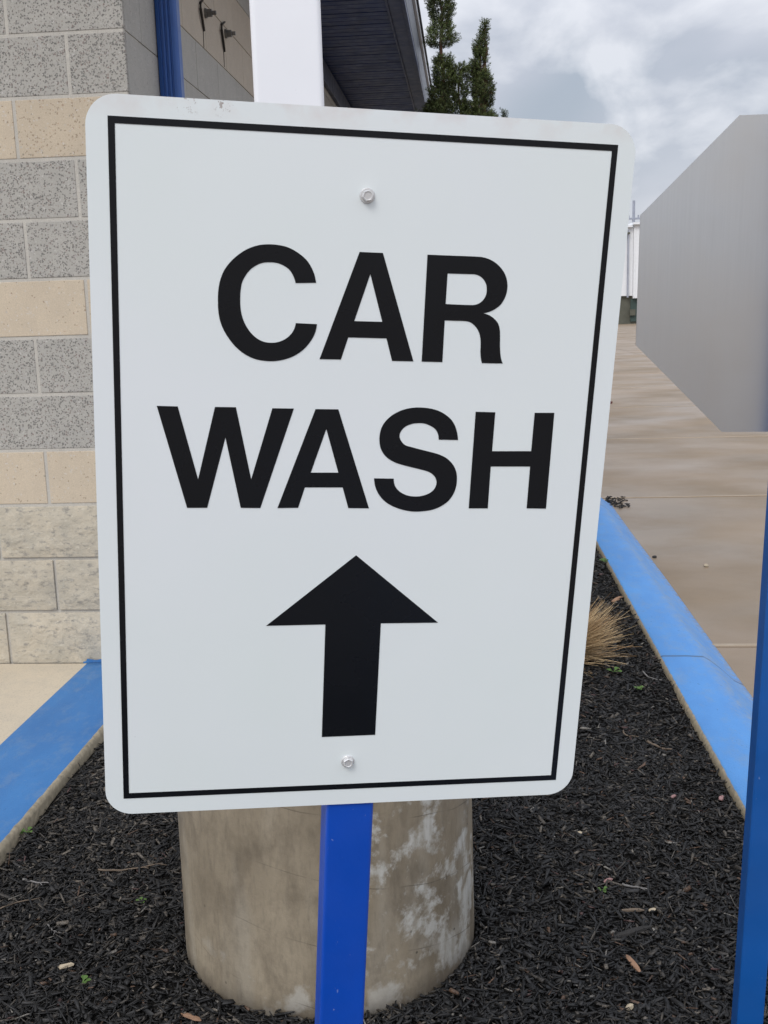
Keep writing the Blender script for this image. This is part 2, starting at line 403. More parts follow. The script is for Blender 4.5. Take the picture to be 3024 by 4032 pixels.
M['kerb_l'] = kerb_mat('kerb_paint_blue', (.050, .185, .43, 1), (.038, .145, .36, 1), -.010, -1, .25)
kerb('kerb_right', M['kerb_r'], [(-.004, -.12), (-.002, .045), (.003, .056), (.012, .060), (.10, .0602), (.155, .056), (.18, .042), (.22, .008), (.265, -.035), (.285, -.046), (.30, -.049), (.302, -.12)], .677, -2.5, 7.42)
kerb('kerb_left', M['kerb_l'], [(.004, -.12), (.002, .035), (-.004, .047), (-.012, .0505), (-.10, .051), (-.277, .0490), (-.283, .046), (-.284, -.10)], -1.165, -2.5, 3.748)
# kerb across the far end of the planting bed
o = kerb('kerb_end', M['kerb_r'], [(-.004, -.12), (-.002, .045), (.003, .056), (.012, .060), (.10, .0602), (.155, .056), (.22, .008), (.285, -.046), (.30, -.049), (.302, -.12)], 0, -.66, 1.14)
o.location = fr(0, 7.11); o.rotation_euler = (0, 0, -AZ+R(90))

# planting bed soil (two beds) ------------------------------------------------
BASE_C = (-.1417, 2.095)   # footing axis
def mulch_z(x, y):
    z = .012*noise.noise(Vector((x*2.3, y*2.3, 0)))+.007*noise.noise(Vector((x*8, y*8, 3)))
    d = math.hypot(x-BASE_C[0], y-BASE_C[1])-.31
    l_ = x*math.cos(AZ)-y*math.sin(AZ)
    z += .034*math.exp(-((l_-.685)/.07)**2)+.014*math.exp(-((l_+1.165)/.07)**2)
    z += .012*math.exp(-(d/.10)**2) + .004*noise.noise(Vector((x*22, y*22, 9)))
    return z
def bed(name, L0, L1, U0, U1, st):
    bm = bmesh.new(); nl = int((L1-L0)/st); nu = int((U1-U0)/st); g = []
    for i in range(nl+1):
        g.append([])
        for j in range(nu+1):
            p = fr(L0+(L1-L0)*i/nl, U0+(U1-U0)*j/nu); p.z = mulch_z(p.x, p.y); g[-1].append(bm.verts.new(p))
    for i in range(nl):
        for j in range(nu): bm.faces.new((g[i][j], g[i+1][j], g[i+1][j+1], g[i][j+1]))
    return tag(obj(name, bm, M['soil'], smooth=True), kind='structure')
bed('mulch_bed', -1.168, .681, -1.0, 6.85, .03)
bed('mulch_bed_far', -1.138, .70, 7.64, 16.0, .08)

# mulch chips -----------------------------------------------------------------
def chips(N, L0, L1, U0, U1, lmin, lmax, wmin, wmax):
    L = rng.uniform(L0, L1, N); U = rng.uniform(U0, U1, N)
    x = L*math.cos(AZ)+U*math.sin(AZ); y = -L*math.sin(AZ)+U*math.cos(AZ)
    keep = np.hypot(x-BASE_C[0], y-BASE_C[1]) > .312
    x, y = x[keep], y[keep]; n_ = len(x)
    z = np.array([mulch_z(a, b) for a, b in zip(x, y)])
    ln = rng.uniform(lmin, lmax, n_)*rng.choice([.45, .8, 1, 1, 1.6], n_); wd = rng.uniform(wmin, wmax, n_)*rng.choice([.6, 1, 1, 1.7], n_); th = wd*rng.uniform(.25, .7, n_)
    yaw = rng.uniform(0, 2*np.pi, n_); pit = rng.normal(0, .28, n_); rol = rng.normal(0, .6, n_)
    z = z+rng.uniform(-.001, .011, n_)+np.abs(np.sin(pit))*ln*.25
    box = np.array([(-1,-1,-1),(-1,-1,1),(-1,1,-1),(-1,1,1),(1,-1,-1),(1,-1,1),(1,1,-1),(1,1,1)], float)*.5
    v = np.tile(box, (n_, 1, 1)); v *= 1+rng.uniform(-.38, .38, v.shape)
    v[:, 4:, 1] *= rng.uniform(.35, 1, n_)[:, None]
    bend = rng.normal(0, .12, n_)[:, None]
    v[:, :, 0] *= ln[:, None]; v[:, :, 1] *= wd[:, None]; v[:, :, 2] *= th[:, None]
    cr, sr = np.cos(rol)[:, None], np.sin(rol)[:, None]
    Y = v[:,:,1]*cr-v[:,:,2]*sr; Z = v[:,:,1]*sr+v[:,:,2]*cr; X = v[:,:,0]
    cp, sp_ = np.cos(pit)[:, None], np.sin(pit)[:, None]
    X, Z = X*cp-Z*sp_, X*sp_+Z*cp
    cy, sy = np.cos(yaw)[:, None], np.sin(yaw)[:, None]
    X, Y = X*cy-Y*sy, X*sy+Y*cy
    P = np.stack([X+x[:, None], Y+y[:, None], Z+z[:, None]], -1)
    pal = np.array([(.0055,.0053,.0055),(.009,.0086,.0087),(.0155,.0148,.0145),(.029,.027,.0255),(.062,.053,.043),(.105,.088,.068),(.17,.145,.115),(.13,.075,.045),(.24,.22,.19),(.10,.05,.045)])
    pr = np.array([.25,.24,.20,.14,.080,.044,.018,.014,.010,.006]); pr /= pr.sum()
    # towards the left kerb the chips are greyer and more weathered
    Lp = x*math.cos(AZ)-y*math.sin(AZ)
    ci = rng.choice(10, n_, p=pr); w = np.clip((-.45-Lp)/.5, 0, 1)*np.clip((x*0+ y-2.1)/.5, 0, 1)
    bumpi = rng.uniform(0, 1, n_) < w*.45; ci = np.where(bumpi, np.minimum(ci+2, 6), ci)
    col = pal[ci]*rng.uniform(.75, 1.25, (n_, 1))
    return P, col
parts = [chips(84000, -1.15, .67, 1.3, 3.1, .008, .027, .0018, .0054), chips(46000, -1.13, .67, 3.1, 5.0, .009, .027, .0022, .006),
         chips(16000, -1.10, .67, 5.0, 6.8, .016, .04, .004, .009)]
P = np.concatenate([p[0] for p in parts]); Cc = np.concatenate([p[1] for p in parts]); N = len(P)
me = bpy.data.meshes.new('mulch')
me.vertices.add(N*8); me.vertices.foreach_set('co', P.reshape(-1).astype(np.float32))
q = np.array([(0,1,3,2),(4,6,7,5),(0,4,5,1),(2,3,7,6),(0,2,6,4),(1,5,7,3)])
F_ = (q[None]+np.arange(N)[:, None, None]*8).reshape(-1)
me.loops.add(N*24); me.loops.foreach_set('vertex_index', F_.astype(np.int32))
me.polygons.add(N*6); me.polygons.foreach_set('loop_start', np.arange(0, N*24, 4).astype(np.int32))
me.update(calc_edges=True)
at = me.color_attributes.new('tint', 'FLOAT_COLOR', 'POINT')
cc = np.ones((N*8, 4), np.float32); cc[:, :3] = np.repeat(Cc, 8, 0); at.data.foreach_set('color', cc.reshape(-1))
mo = link('mulch', me, M['mulch'])
tag(mo, 'black shredded bark mulch spread over the planting bed', 'mulch', kind='stuff')

# ================================================================ CAR WASH SIGN
ex = Vector((0.98633, 0.15394, -0.05883)); ey = Vector((0.07245, -0.08437, 0.9938)); nn = ex.cross(ey)
cen = Vector((-0.02099, 0.89386, 1.17235)); t0 = cen.z/ey.z
root = cen-ey*t0
mat = Matrix(((ex.x, -nn.x, ey.x, root.x), (ex.y, -nn.y, ey.y, root.y), (ex.z, -nn.z, ey.z, root.z), (0, 0, 0, 1)))
sign = empty('direction_sign', None, 'white rectangular sign reading CAR WASH with a black up arrow, on a blue post', 'sign', mat=mat)

def plate(name, polys, y0, y1, m, parent, z0=0.0):
    """extruded flat outline (with holes) in the local x-z plane between depths y0 (front) and y1"""
    cu = bpy.data.curves.new(name, 'CURVE'); cu.dimensions = '2D'; cu.fill_mode = 'BOTH'; cu.extrude = (y1-y0)/2
    for pts in polys:
        s = cu.splines.new('POLY'); s.points.add(len(pts)-1); s.use_cyclic_u = True
        for k, p in enumerate(pts): s.points[k].co = (p[0], p[1], 0, 1)
    tmp = bpy.data.objects.new('tmp', cu); COL.objects.link(tmp)
    bpy.context.view_layer.update()
    me = bpy.data.meshes.new_from_object(tmp.evaluated_get(bpy.context.evaluated_depsgraph_get()))
    bpy.data.objects.remove(tmp); bpy.data.curves.remove(cu)
    me.transform(Matrix(((1,0,0,0),(0,0,-1,(y0+y1)/2),(0,1,0,0),(0,0,0,1))))
    me.name = name; me.materials.clear()
    o = link(name, me, m, parent); o.location = (0, 0, z0); return o

def smooth_path(pts, sub=6):
    out = []; n_ = len(pts)
    for i in range(n_):
        p1, p2 = pts[i], pts[(i+1) % n_]
        out.append((p1[0], p1[1]))
        if p1[2] and p2[2]: continue
        p0 = pts[i-1] if not p1[2] else p1; p3 = pts[(i+2) % n_] if not p2[2] else p2
        a, b, c_, d = [Vector(q_[:2]) for q_ in (p0, p1, p2, p3)]
        if p1[2]: a = b*2-c_+(d-c_)*.35 if False else b-(c_-b)*1.0
        if p2[2]: d = c_+(c_-b)
        ch = (c_-b).length
        m1 = (c_-a); m1 = m1.normalized()*ch if m1.length > 0 else m1
        m2 = (d-b); m2 = m2.normalized()*ch if m2.length > 0 else m2
        if p1[2]: m1 = (c_-b)*1.5-m2*.5
        if p2[2]: m2 = (c_-b)*1.5-m1*.5
        for k in range(1, sub):
            t = k/sub; h1 = 2*t**3-3*t**2+1; h2 = t**3-2*t**2+t; h3 = -2*t**3+3*t**2; h4 = t**3-t**2
            q_ = b*h1+m1*h2+c_*h3+m2*h4; out.append((q_.x, q_.y))
    return out

def rrect(hw, hh, r, cx=0, cy=0, n_=10):
    pts = []
    for sx, sy, a0 in ((1, 1, 0), (-1, 1, 90), (-1, -1, 180), (1, -1, 270)):
        for k in range(n_+1):
            a = R(a0+90*k/n_); pts.append((cx+sx*(hw-r)+r*math.cos(a), cy+sy*(hh-r)+r*math.sin(a)))
    return pts
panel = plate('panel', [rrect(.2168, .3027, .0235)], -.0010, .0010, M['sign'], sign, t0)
me = panel.data
md = panel.modifiers.new('bevel', 'BEVEL'); md.width = .0004; md.segments = 2; md.angle_limit = R(60)
LT = {"C":[[-0.04082,0.16963,1],[-0.04316,0.17809,0],[-0.04837,0.1865,0],[-0.05582,0.19249,0],[-0.06406,0.19644,0],[-0.07221,0.19793,0],[-0.07974,0.19809,0],[-0.08723,0.19707,0],[-0.09526,0.19412,0],[-0.10269,0.18933,0],[-0.10898,0.18345,0],[-0.11384,0.17676,0],[-0.11698,0.1687,0],[-0.1184,0.16008,0],[-0.11863,0.15261,0],[-0.11827,0.14512,0],[-0.11693,0.13762,0],[-0.11429,0.13071,0],[-0.10989,0.1235,0],[-0.104,0.11658,0],[-0.0969,0.11112,0],[-0.08859,0.10745,0],[-0.08027,0.10614,0],[-0.07312,0.10618,0],[-0.06539,0.10755,0],[-0.05708,0.11084,0],[-0.04941,0.1164,0],[-0.04359,0.12369,0],[-0.04046,0.1303,0],[-0.03925,0.13684,1],[-0.05643,0.1372,1],[-0.05752,0.13281,0],[-0.06011,0.12831,0],[-0.0645,0.12435,0],[-0.0698,0.12185,0],[-0.07513,0.12095,0],[-0.08106,0.12139,0],[-0.0864,0.1235,0],[-0.09175,0.12778,0],[-0.0962,0.13382,0],[-0.09918,0.14045,0],[-0.10069,0.14738,0],[-0.10108,0.1543,0],[-0.10089,0.16064,0],[-0.09978,0.16756,0],[-0.09739,0.17278,0],[-0.09367,0.17776,0],[-0.08879,0.18151,0],[-0.0836,0.18369,0],[-0.07781,0.18435,0],[-0.07199,0.18394,0],[-0.06642,0.18185,0],[-0.06197,0.17858,0],[-0.05895,0.17381,0],[-0.0572,0.16886,1]],"A1":[[-0.00656,0.19499,1],[0.01236,0.19492,1],[0.04173,0.10849,1],[0.02378,0.10843,1],[0.01829,0.1268,1],[-0.01339,0.12681,1],[-0.01887,0.10863,1],[-0.03642,0.10857,1]],"A1h":[[0.00283,0.17799,1],[0.01423,0.14014,1],[-0.00894,0.14014,1]],"R":[[0.04893,0.19493,1],[0.07053,0.19491,0],[0.08332,0.19494,0],[0.09,0.1949,0],[0.09568,0.19452,0],[0.10201,0.19266,0],[0.10795,0.1892,0],[0.113,0.18422,0],[0.11601,0.1789,0],[0.1174,0.173,0],[0.11729,0.16753,0],[0.11572,0.16199,0],[0.11245,0.15664,0],[0.1075,0.15274,0],[0.10294,0.1506,0],[0.09858,0.14947,1],[0.10364,0.14811,0],[0.10831,0.14522,0],[0.11174,0.14154,0],[0.11351,0.13678,0],[0.11424,0.13121,0],[0.11467,0.12408,0],[0.11552,0.11694,0],[0.11675,0.11183,0],[0.11829,0.10835,1],[0.10024,0.10827,1],[0.09905,0.11246,0],[0.09833,0.11756,0],[0.09812,0.12368,0],[0.09755,0.12875,0],[0.09619,0.13328,0],[0.09367,0.13726,0],[0.09031,0.14044,0],[0.0868,0.14221,0],[0.0826,0.14274,0],[0.07376,0.14275,0],[0.06625,0.14279,1],[0.06631,0.1084,1],[0.04875,0.10838,1]],"Rh":[[0.0664,0.18064,1],[0.07911,0.18073,0],[0.08477,0.18078,0],[0.08942,0.1807,0],[0.09364,0.17937,0],[0.0972,0.17653,0],[0.09938,0.1729,0],[0.10018,0.16897,0],[0.09987,0.16449,0],[0.09781,0.16044,0],[0.09462,0.1576,0],[0.09056,0.15613,0],[0.0859,0.15589,0],[0.07553,0.15593,0],[0.06623,0.1561,1]],"W":[[-0.16735,0.06792,1],[-0.15074,0.06773,1],[-0.13469,0.00686,1],[-0.12088,0.06774,1],[-0.10398,0.06778,1],[-0.09099,0.00704,1],[-0.07425,0.06734,1],[-0.05661,0.06738,1],[-0.08312,-0.01785,1],[-0.09948,-0.01761,1],[-0.11237,0.04243,1],[-0.12727,-0.0176,1],[-0.14381,-0.01759,1]],"A2":[[-0.03862,0.0672,1],[-0.01962,0.06725,1],[0.00945,-0.01812,1],[-0.00839,-0.01788,1],[-0.01384,0.00032,1],[-0.04597,0.00023,1],[-0.05125,-0.01762,1],[-0.0687,-0.01785,1]],"A2h":[[-0.02922,0.0506,1],[-0.01791,0.01317,1],[-0.0413,0.01305,1]],"H":[[0.09771,0.06692,1],[0.11487,0.06671,1],[0.11449,0.03283,1],[0.1494,0.03313,1],[0.14971,0.06674,1],[0.16715,0.06699,1],[0.16715,-0.01844,1],[0.1495,-0.01819,1],[0.14956,0.01954,1],[0.11428,0.01933,1],[0.11432,-0.01817,1],[0.09725,-0.01816,1]],"S":[[0.08387,0.04231,1],[0.08286,0.04805,0],[0.0806,0.05439,0],[0.07708,0.05962,0],[0.07176,0.06402,0],[0.06521,0.06734,0],[0.05771,0.06921,0],[0.05031,0.06983,0],[0.04402,0.06964,0],[0.03676,0.06822,0],[0.03009,0.06552,0],[0.02452,0.0618,0],[0.02004,0.05704,0],[0.01715,0.05151,0],[0.01601,0.0452,0],[0.01618,0.03993,0],[0.01734,0.03466,0],[0.02019,0.02965,0],[0.02459,0.02543,0],[0.03054,0.02227,0],[0.037,0.02017,0],[0.04776,0.01755,0],[0.05642,0.01545,0],[0.06134,0.01358,0],[0.06471,0.0109,0],[0.0668,0.00738,0],[0.06727,0.00385,0],[0.0659,-0.00051,0],[0.06285,-0.00379,0],[0.05866,-0.00598,0],[0.05335,-0.00735,0],[0.04799,-0.00753,0],[0.04258,-0.00672,0],[0.03767,-0.00466,0],[0.03351,-0.00141,0],[0.03081,0.00265,0],[0.02976,0.00815,1],[0.01287,0.00835,1],[0.01386,0.00205,0],[0.01634,-0.00389,0],[0.02028,-0.0093,0],[0.02581,-0.01393,0],[0.03292,-0.01748,0],[0.04109,-0.01995,0],[0.04922,-0.02106,0],[0.0573,-0.02068,0],[0.06481,-0.01942,0],[0.07223,-0.01639,0],[0.07846,-0.01171,0],[0.0827,-0.00539,0],[0.0848,0.00173,0],[0.08497,0.00936,0],[0.08374,0.01532,0],[0.08081,0.02072,0],[0.07566,0.0258,0],[0.06902,0.02924,0],[0.06195,0.03132,0],[0.05224,0.03364,0],[0.04364,0.03585,0],[0.03827,0.0375,0],[0.03495,0.04065,0],[0.03332,0.0438,0],[0.03317,0.04697,0],[0.03474,0.05041,0],[0.038,0.0536,0],[0.04316,0.05576,0],[0.04891,0.05652,0],[0.05421,0.05617,0],[0.05907,0.05438,0],[0.06347,0.05153,0],[0.0661,0.04733,0],[0.06708,0.04246,1]],"arrow":[[-6e-05,-0.06034,1],[0.07602,-0.12417,1],[0.02428,-0.12388,1],[0.02371,-0.23278,1],[-0.02517,-0.2331,1],[-0.02503,-0.12397,1],[-0.07669,-0.12422,1]],"border":[[-0.20034,0.28702,1],[0.20129,0.28702,1],[0.20034,-0.28702,1],[-0.20129,-0.28702,1]],"borderh":[[-0.1952,0.28188,1],[0.19654,0.28211,1],[0.19516,-0.28189,1],[-0.19643,-0.28184,1]]}
plate('border', [[(p[0], p[1]) for p in LT['border']], [(p[0], p[1]) for p in LT['borderh']]], -.00135, -.0006, M['black'], panel)
for nm, hole in (('C', None), ('A1', 'A1h'), ('R', 'Rh'), ('W', None), ('A2', 'A2h'), ('S', None), ('H', None)):
    polys = [smooth_path(LT[nm])]
    if hole: polys.append(smooth_path(LT[hole]))
    plate('letter', polys, -.00135, -.0006, M['black'], panel)
plate('arrow', [[(p[0], p[1]) for p in LT['arrow']]], -.00135, -.0006, M['black'], panel)
# square tube post behind the panel
bm = bmesh.new()
pr = rrect(.0222, .0222, .0035, .0036, .0235, 4)
lo = [bm.verts.new((p[0], p[1], -.15)) for p in pr]; hi = [bm.verts.new((p[0], p[1], t0+.28)) for p in pr]
for i in range(len(pr)): bm.faces.new((lo[i], lo[(i+1) % len(pr)], hi[(i+1) % len(pr)], hi[i]))
bm.faces.new(lo[::-1]); bm.faces.new(hi)
obj('post', bm, M['post_blue'], sign)
def hexbolt(parent, x, z, y, m, s=1.0, rot=.3):
    bm = bmesh.new()
    cyl(bm, (x, y, z), .0063*s, .0012*s, 32, 'y', .0057*s)
    o = obj('bolt', bm, m, parent, bevel=.0002)
    bm = bmesh.new(); r = .0047*s
    ring = []
    for h_, k_ in ((.0010, 1.0), (.0040, 1.0), (.0047, .88)):
        ring.append([bm.verts.new((x+r*k_*math.cos(rot+i*math.pi/3), y-h_*s, z+r*k_*math.sin(rot+i*math.pi/3))) for i in range(6)])
    for a, b in zip(ring, ring[1:]):
        for i in range(6): bm.faces.new((a[i], a[(i+1) % 6], b[(i+1) % 6], b[i]))
    dish = [bm.verts.new((x+r*.70*math.cos(rot+i*math.pi/6), y-.0047*s, z+r*.70*math.sin(rot+i*math.pi/6))) for i in range(12)]
    dish2 = [bm.verts.new((x+r*.62*math.cos(rot+i*math.pi/6), y-.0041*s, z+r*.62*math.sin(rot+i*math.pi/6))) for i in range(12)]
    t = ring[-1]
    for i in range(6):
        a, b = t[i], t[(i+1) % 6]; d0, d1, d2 = dish[2*i], dish[2*i+1], dish[(2*i+2) % 12]
        bm.faces.new((a, d1, d0)); bm.faces.new((a, b, d1)); bm.faces.new((b, d2, d1))
    for i in range(12): bm.faces.new((dish[i], dish[(i+1) % 12], dish2[(i+1) % 12], dish2[i]))
    bm.faces.new(dish2); bm.faces.new(ring[0][::-1])
    obj('hex_head', bm, m, o)
    return o
hexbolt(sign, -.0020, t0+.2383, -.0011, M['bolt_white'], 1.0, .25)
hexbolt(sign, -.0006, t0-.2586, -.0011, M['bolt_white'], 1.0, .55)

# ================================================================ OCTAGONAL SIGN (seen from behind)
A = ((.9932, .1161, .0054), (-.1155, .9911, -.0668), (-.0131, .0658, .9977))
oc = Vector((.6161, 1.594, 1.3484)); oz = Vector((A[0][2], A[1][2], A[2][2])); t1 = oc.z/oz.z
ro = oc-oz*t1
mat = Matrix(((A[0][0], A[0][1], A[0][2], ro.x), (A[1][0], A[1][1], A[1][2], ro.y), (A[2][0], A[2][1], A[2][2], ro.z), (0, 0, 0, 1)))
octs = empty('octagonal_sign', None, 'bare grey aluminium back of an eight sided sign on a blue post', 'sign', mat=mat)
Rad = .4572/2/math.cos(math.pi/8); pts = []
for k in range(8):
    a = R(22.5+45*k); c0 = Vector((Rad*math.cos(a), Rad*math.sin(a)))
    for s_ in (-1, 0, 1):
        b = a+R(90)*0; tdir = Vector((-math.sin(a), math.cos(a))); pts.append(c0+tdir*s_*.0035-c0.normalized()*(abs(s_)*.0016))
pan = plate('panel', [[(p.x, p.y) for p in pts]], -.0014, .0014, M['alu'], octs, t1)
md = pan.modifiers.new('bevel', 'BEVEL'); md.width = .0007; md.segments = 2; md.angle_limit = R(60)
bm = bmesh.new(); pr = rrect(.0222, .0222, .0035, 0, -.0238, 4)
lo = [bm.verts.new((p[0], p[1], -.15)) for p in pr]; hi = [bm.verts.new((p[0], p[1], t1+.225)) for p in pr]
for i in range(len(pr)): bm.faces.new((lo[i], lo[(i+1) % len(pr)], hi[(i+1) % len(pr)], hi[i]))
bm.faces.new(lo[::-1]); bm.faces.new(hi)
obj('post', bm, M['post_blue_dull'], octs)
for z in (.15, -.15): hexbolt(octs, 0, t1+z, -.0461, M['steel'])

# ================================================================ FOOTING AND LAMP POLE
foot = bmesh.new(); nseg = 96; rows = []
prof = [(.3105, -.25), (.3095, 0), (.3085, .1), (.308, .25), (.3078, .4), (.308, .55), (.3078, .70), (.307, .738), (.303, .748), (.29, .752)]
for r_, z_ in prof:
    rows.append([foot.verts.new(((r_+.0012*noise.noise(Vector((math.cos(2*math.pi*i/nseg)*2, math.sin(2*math.pi*i/nseg)*2, z_*3))))*math.cos(2*math.pi*i/nseg), r_*math.sin(2*math.pi*i/nseg), z_)) for i in range(nseg)])
for a, b in zip(rows, rows[1:]):
    for i in range(nseg): foot.faces.new((a[i], a[(i+1) % nseg], b[(i+1) % nseg], b[i]))
foot.faces.new(rows[-1]); foot.faces.new(rows[0][::-1])
fo = obj('concrete_footing', foot, M['footing'], smooth=True); fo.location = (BASE_C[0], BASE_C[1], 0)
for p in fo.data.polygons:
    if len(p.vertices) > 4: p.use_smooth = False
tag(fo, 'round stained concrete footing standing in the mulch behind the CAR WASH sign', 'footing')
pc = (-.155, 2.095)
pole = empty('lamp_pole', (pc[0], pc[1], .752), 'white square metal pole standing on the round concrete footing', 'pole', rz=.105)
bm = bmesh.new(); pr = rrect(.0635, .0635, .010, 0, 0, 5)
lo = [bm.verts.new((p[0], p[1], .02)) for p in pr]; hi = [bm.verts.new((p[0], p[1], 5.6)) for p in pr]
for i in range(len(pr)): bm.faces.new((lo[i], lo[(i+1) % len(pr)], hi[(i+1) % len(pr)], hi[i]))
bm.faces.new(lo[::-1]); bm.faces.new(hi)
obj('shaft', bm, M['lamp_white'], pole)
bm = bmesh.new(); bx(bm, (-.12, -.12, 0), (.12, .12, .019)); obj('base_plate', bm, M['lamp_white'], pole, bevel=.003)
for sx in (-1, 1):
    for sy in (-1, 1):
        bm = bmesh.new(); cyl(bm, (sx*.095, sy*.095, .019), .010, .06, 12); cyl(bm, (sx*.095, sy*.095, .0195), .018, .018, 6); obj('anchor_bolt', bm, M['steel'], pole)

# ================================================================ BUILDING
SB = .2032; Z0 = .042; LW = -1.140; UW = 3.753
bld = empty('car_wash_building', fr(LW, UW, 0), 'block building with grey and cream courses and a dark eave', 'building')
inv = bld.matrix_basis.inverted()
bpy.context.view_layer.update(); inv = bld.matrix_world.inverted()
def bpart(name, bm, m, bevel=0, parent=None, smooth=False):
    bm.transform(inv)
    return obj(name, bm, m, parent or bld, smooth=smooth, bevel=bevel)
CREAM = {3, 6, 9, 12, 13, 16}
def zrow(r): return Z0+r*SB
# front wall: blocks in a mortar bed
bm = bmesh.new(); frame_box(bm, LW-4.4, LW-.0025, UW+.0030, UW+.17, -.1, 3.30, 0)
J = .006
for r in range(16):
    off = 0 if r % 2 else SB
    edges = [0] + [off+SB*2*k for k in range(0 if off else 1, 12)]
    edges = sorted(set(round(e, 4) for e in edges))
    for a, b in zip(edges, edges[1:]):
        if b > 4.45: break
        l1, l0 = LW-a-(J if a else 0), LW-b+J
        z0, z1 = zrow(r)+(J if r else 0), zrow(r+1)-J
        mi = 3 if r < 3 else (2 if r in CREAM else 1)
        if r < 3:   # split face: rough subdivided front
            nx_, nz_ = 40 if b < 1.3 else 8, 20 if b < 1.3 else 4; g = []
            for i in range(nx_+1):
                g.append([])
                for k in range(nz_+1):
                    fx, fz = i/nx_, k/nz_; l_ = l0+(l1-l0)*fx; z_ = z0+(z1-z0)*fz
                    edge = min(1, 9*min(fx, 1-fx), 5*min(fz, 1-fz))
                    d = .005+.0045*noise.fractal(Vector((l_*11, z_*15, r)), 1, 2.1, 5)
                    g[-1].append(bm.verts.new(fr(l_, UW-.0035-d*(.25+.75*edge), z_)))
            for i in range(nx_):
                for k in range(nz_):
                    f = bm.faces.new((g[i][k], g[i+1][k], g[i+1][k+1], g[i][k+1])); f.material_index = 3
            rim = [g[i][0] for i in range(nx_+1)]+[g[nx_][k] for k in range(1, nz_+1)]+[g[i][nz_] for i in range(nx_-1, -1, -1)]+[g[0][k] for k in range(nz_-1, 0, -1)]
            back = [bm.verts.new((inv.inverted() @ (inv @ v.co))+Vector((math.sin(AZ), math.cos(AZ), 0))*.02) for v in rim]
            for i in range(len(rim)):
                f = bm.faces.new((rim[i], back[i], back[(i+1) % len(rim)], rim[(i+1) % len(rim)])); f.material_index = 3
        else:
            frame_box(bm, l0, l1 if a else LW-.0003, UW+random.uniform(.0, .0014), UW+(.03 if a else .018), z0, z1, mi)
o = bpart('front_wall', bm, [M['mortar'], M['cmu_grey'], M['cmu_cream'], M['split']], bevel=.0018)
# side wall, smooth courses
bm = bmesh.new(); frame_box(bm, LW-.19, LW-.004, UW+.2, 16.0, -.1, 3.318, 0)
frame_box(bm, LW-.19, LW-.0035, UW+.1705, UW+.1995, -.1, 3.30, 0)
for r in range(16):
    off = SB if r % 2 == 0 else 0
    e = [0.0]; k = 0
    first = SB*2 if r % 2 == 0 else SB
    e = [0.0]+[first+SB*2*k for k in range(0, 29)]
    # head joints of the cream course line up with the straps
    for a, b in zip(e, e[1:]):
        u0, u1 = UW+a+(.0018 if a else .0184), min(UW+b-.0018, 15.99)
        if u1 <= u0: break
        frame_box(bm, LW-.10, LW+random.uniform(-.0004, .0006), u0, u1, zrow(r)+.0025, min(zrow(r+1)-.0025, 3.30), 2 if r in CREAM else 1)
bpart('side_wall', bm, [M['mortar'], M['cmu_grey_smooth'], M['cmu_cream_smooth']], bevel=.0012)
bm = bmesh.new(); frame_box(bm, LW-4.4, LW-4.3, UW+.2, 16, -.1, 3.3); frame_box(bm, LW-4.29, LW-.2, 15.9, 15.99, -.1, 3.3)
bpart('rear_wall', bm, M['cmu_grey_smooth'])
# blue paint carried onto the wall foot
bm = bmesh.new(); g = []
for i in range(60):
    l_ = LW-.325+i/59*.325
    h_ = .060+.006*noise.noise(Vector((l_*30, 0, 4)))+(.0 if i > 2 else -.01)
    g.append((bm.verts.new(fr(l_, UW-.0135, .045)), bm.verts.new(fr(l_, UW-.0125, h_))))
for i in range(59): bm.faces.new((g[i][0], g[i+1][0], g[i+1][1], g[i][1]))
bpart('paint_overspill', bm, M['kerb_l'])
# downspout: fluted box against the side wall
bm = bmesh.new()
prof = []
x0, x1 = LW+.003, -1.060
pp = [(x0, 4.195), (x0, 4.148)]
for k in range(3):
    c_ = x0+.020+k*.0165
    pp += [(c_-.0045, 4.140), (c_-.0025, 4.148), (c_+.0025, 4.148), (c_+.0045, 4.140)]
pp += [(x1-.008, 4.140), (x1-.001, 4.143), (x1+.004, 4.152), (x1+.005, 4.192)]
lo = [bm.verts.new(fr(a, b, .25)) for a, b in pp]; hi = [bm.verts.new(fr(a, b, 3.30)) for a, b in pp]
for i in range(len(pp)): bm.faces.new((lo[i], lo[(i+1) % len(pp)], hi[(i+1) % len(pp)], hi[i]))
bm.faces.new(lo[::-1]); bm.faces.new(hi)
ds = bpart('downspout', bm, M['spout_blue'], bevel=.001)
bm = bmesh.new(); frame_box(bm, x0, x1+.01, 4.02, 4.19, .10, .24)
bpart('outlet', bm, M['spout_blue'], bevel=.01, parent=None)
# straps and bolts in the cream course
for (ua, um, ub, zb, zt) in ((4.933, 4.859, 4.923, 2.553, 2.683), (5.370, 5.265, 5.327, 2.557, 2.700)):
    st_ = bmesh.new(); L_ = LW+.006
    pts_ = [fr(L_, ua, zt), fr(L_, (ua*.3+um*.7), zt*.6+(zt+zb)/2*.4), fr(L_+.004, um, (zt+zb)/2+.01), fr(L_+.002, um*.4+ub*.6, (zt+zb)/2*.4+zb*.6), fr(L_, ub, zb)]
    tube(st_, pts_, [.004, .006, .007, .006, .005], 6)
    tube(st_, [fr(LW+.001, ub, zb), fr(LW+.001, ub-.004, zb-.07)], [.0022, .0015], 5)
    s_ = bpart('strap', st_, M['dark_steel'])
    bt = bmesh.new(); c0 = fr(LW, um+.12, (zt+zb)/2+.022)
    cyl(bt, (0, 0, 0), .021, .010, 16, 'x'); cyl(bt, (.0105, 0, 0), .017, .022, 6, 'x'); cyl(bt, (.033, 0, 0), .009, .018, 10, 'x')
    bt.transform(Matrix.Translation(c0) @ Matrix.Rotation(-AZ, 4, 'Z'))
    bpart('bolt', bt, M['steel'])
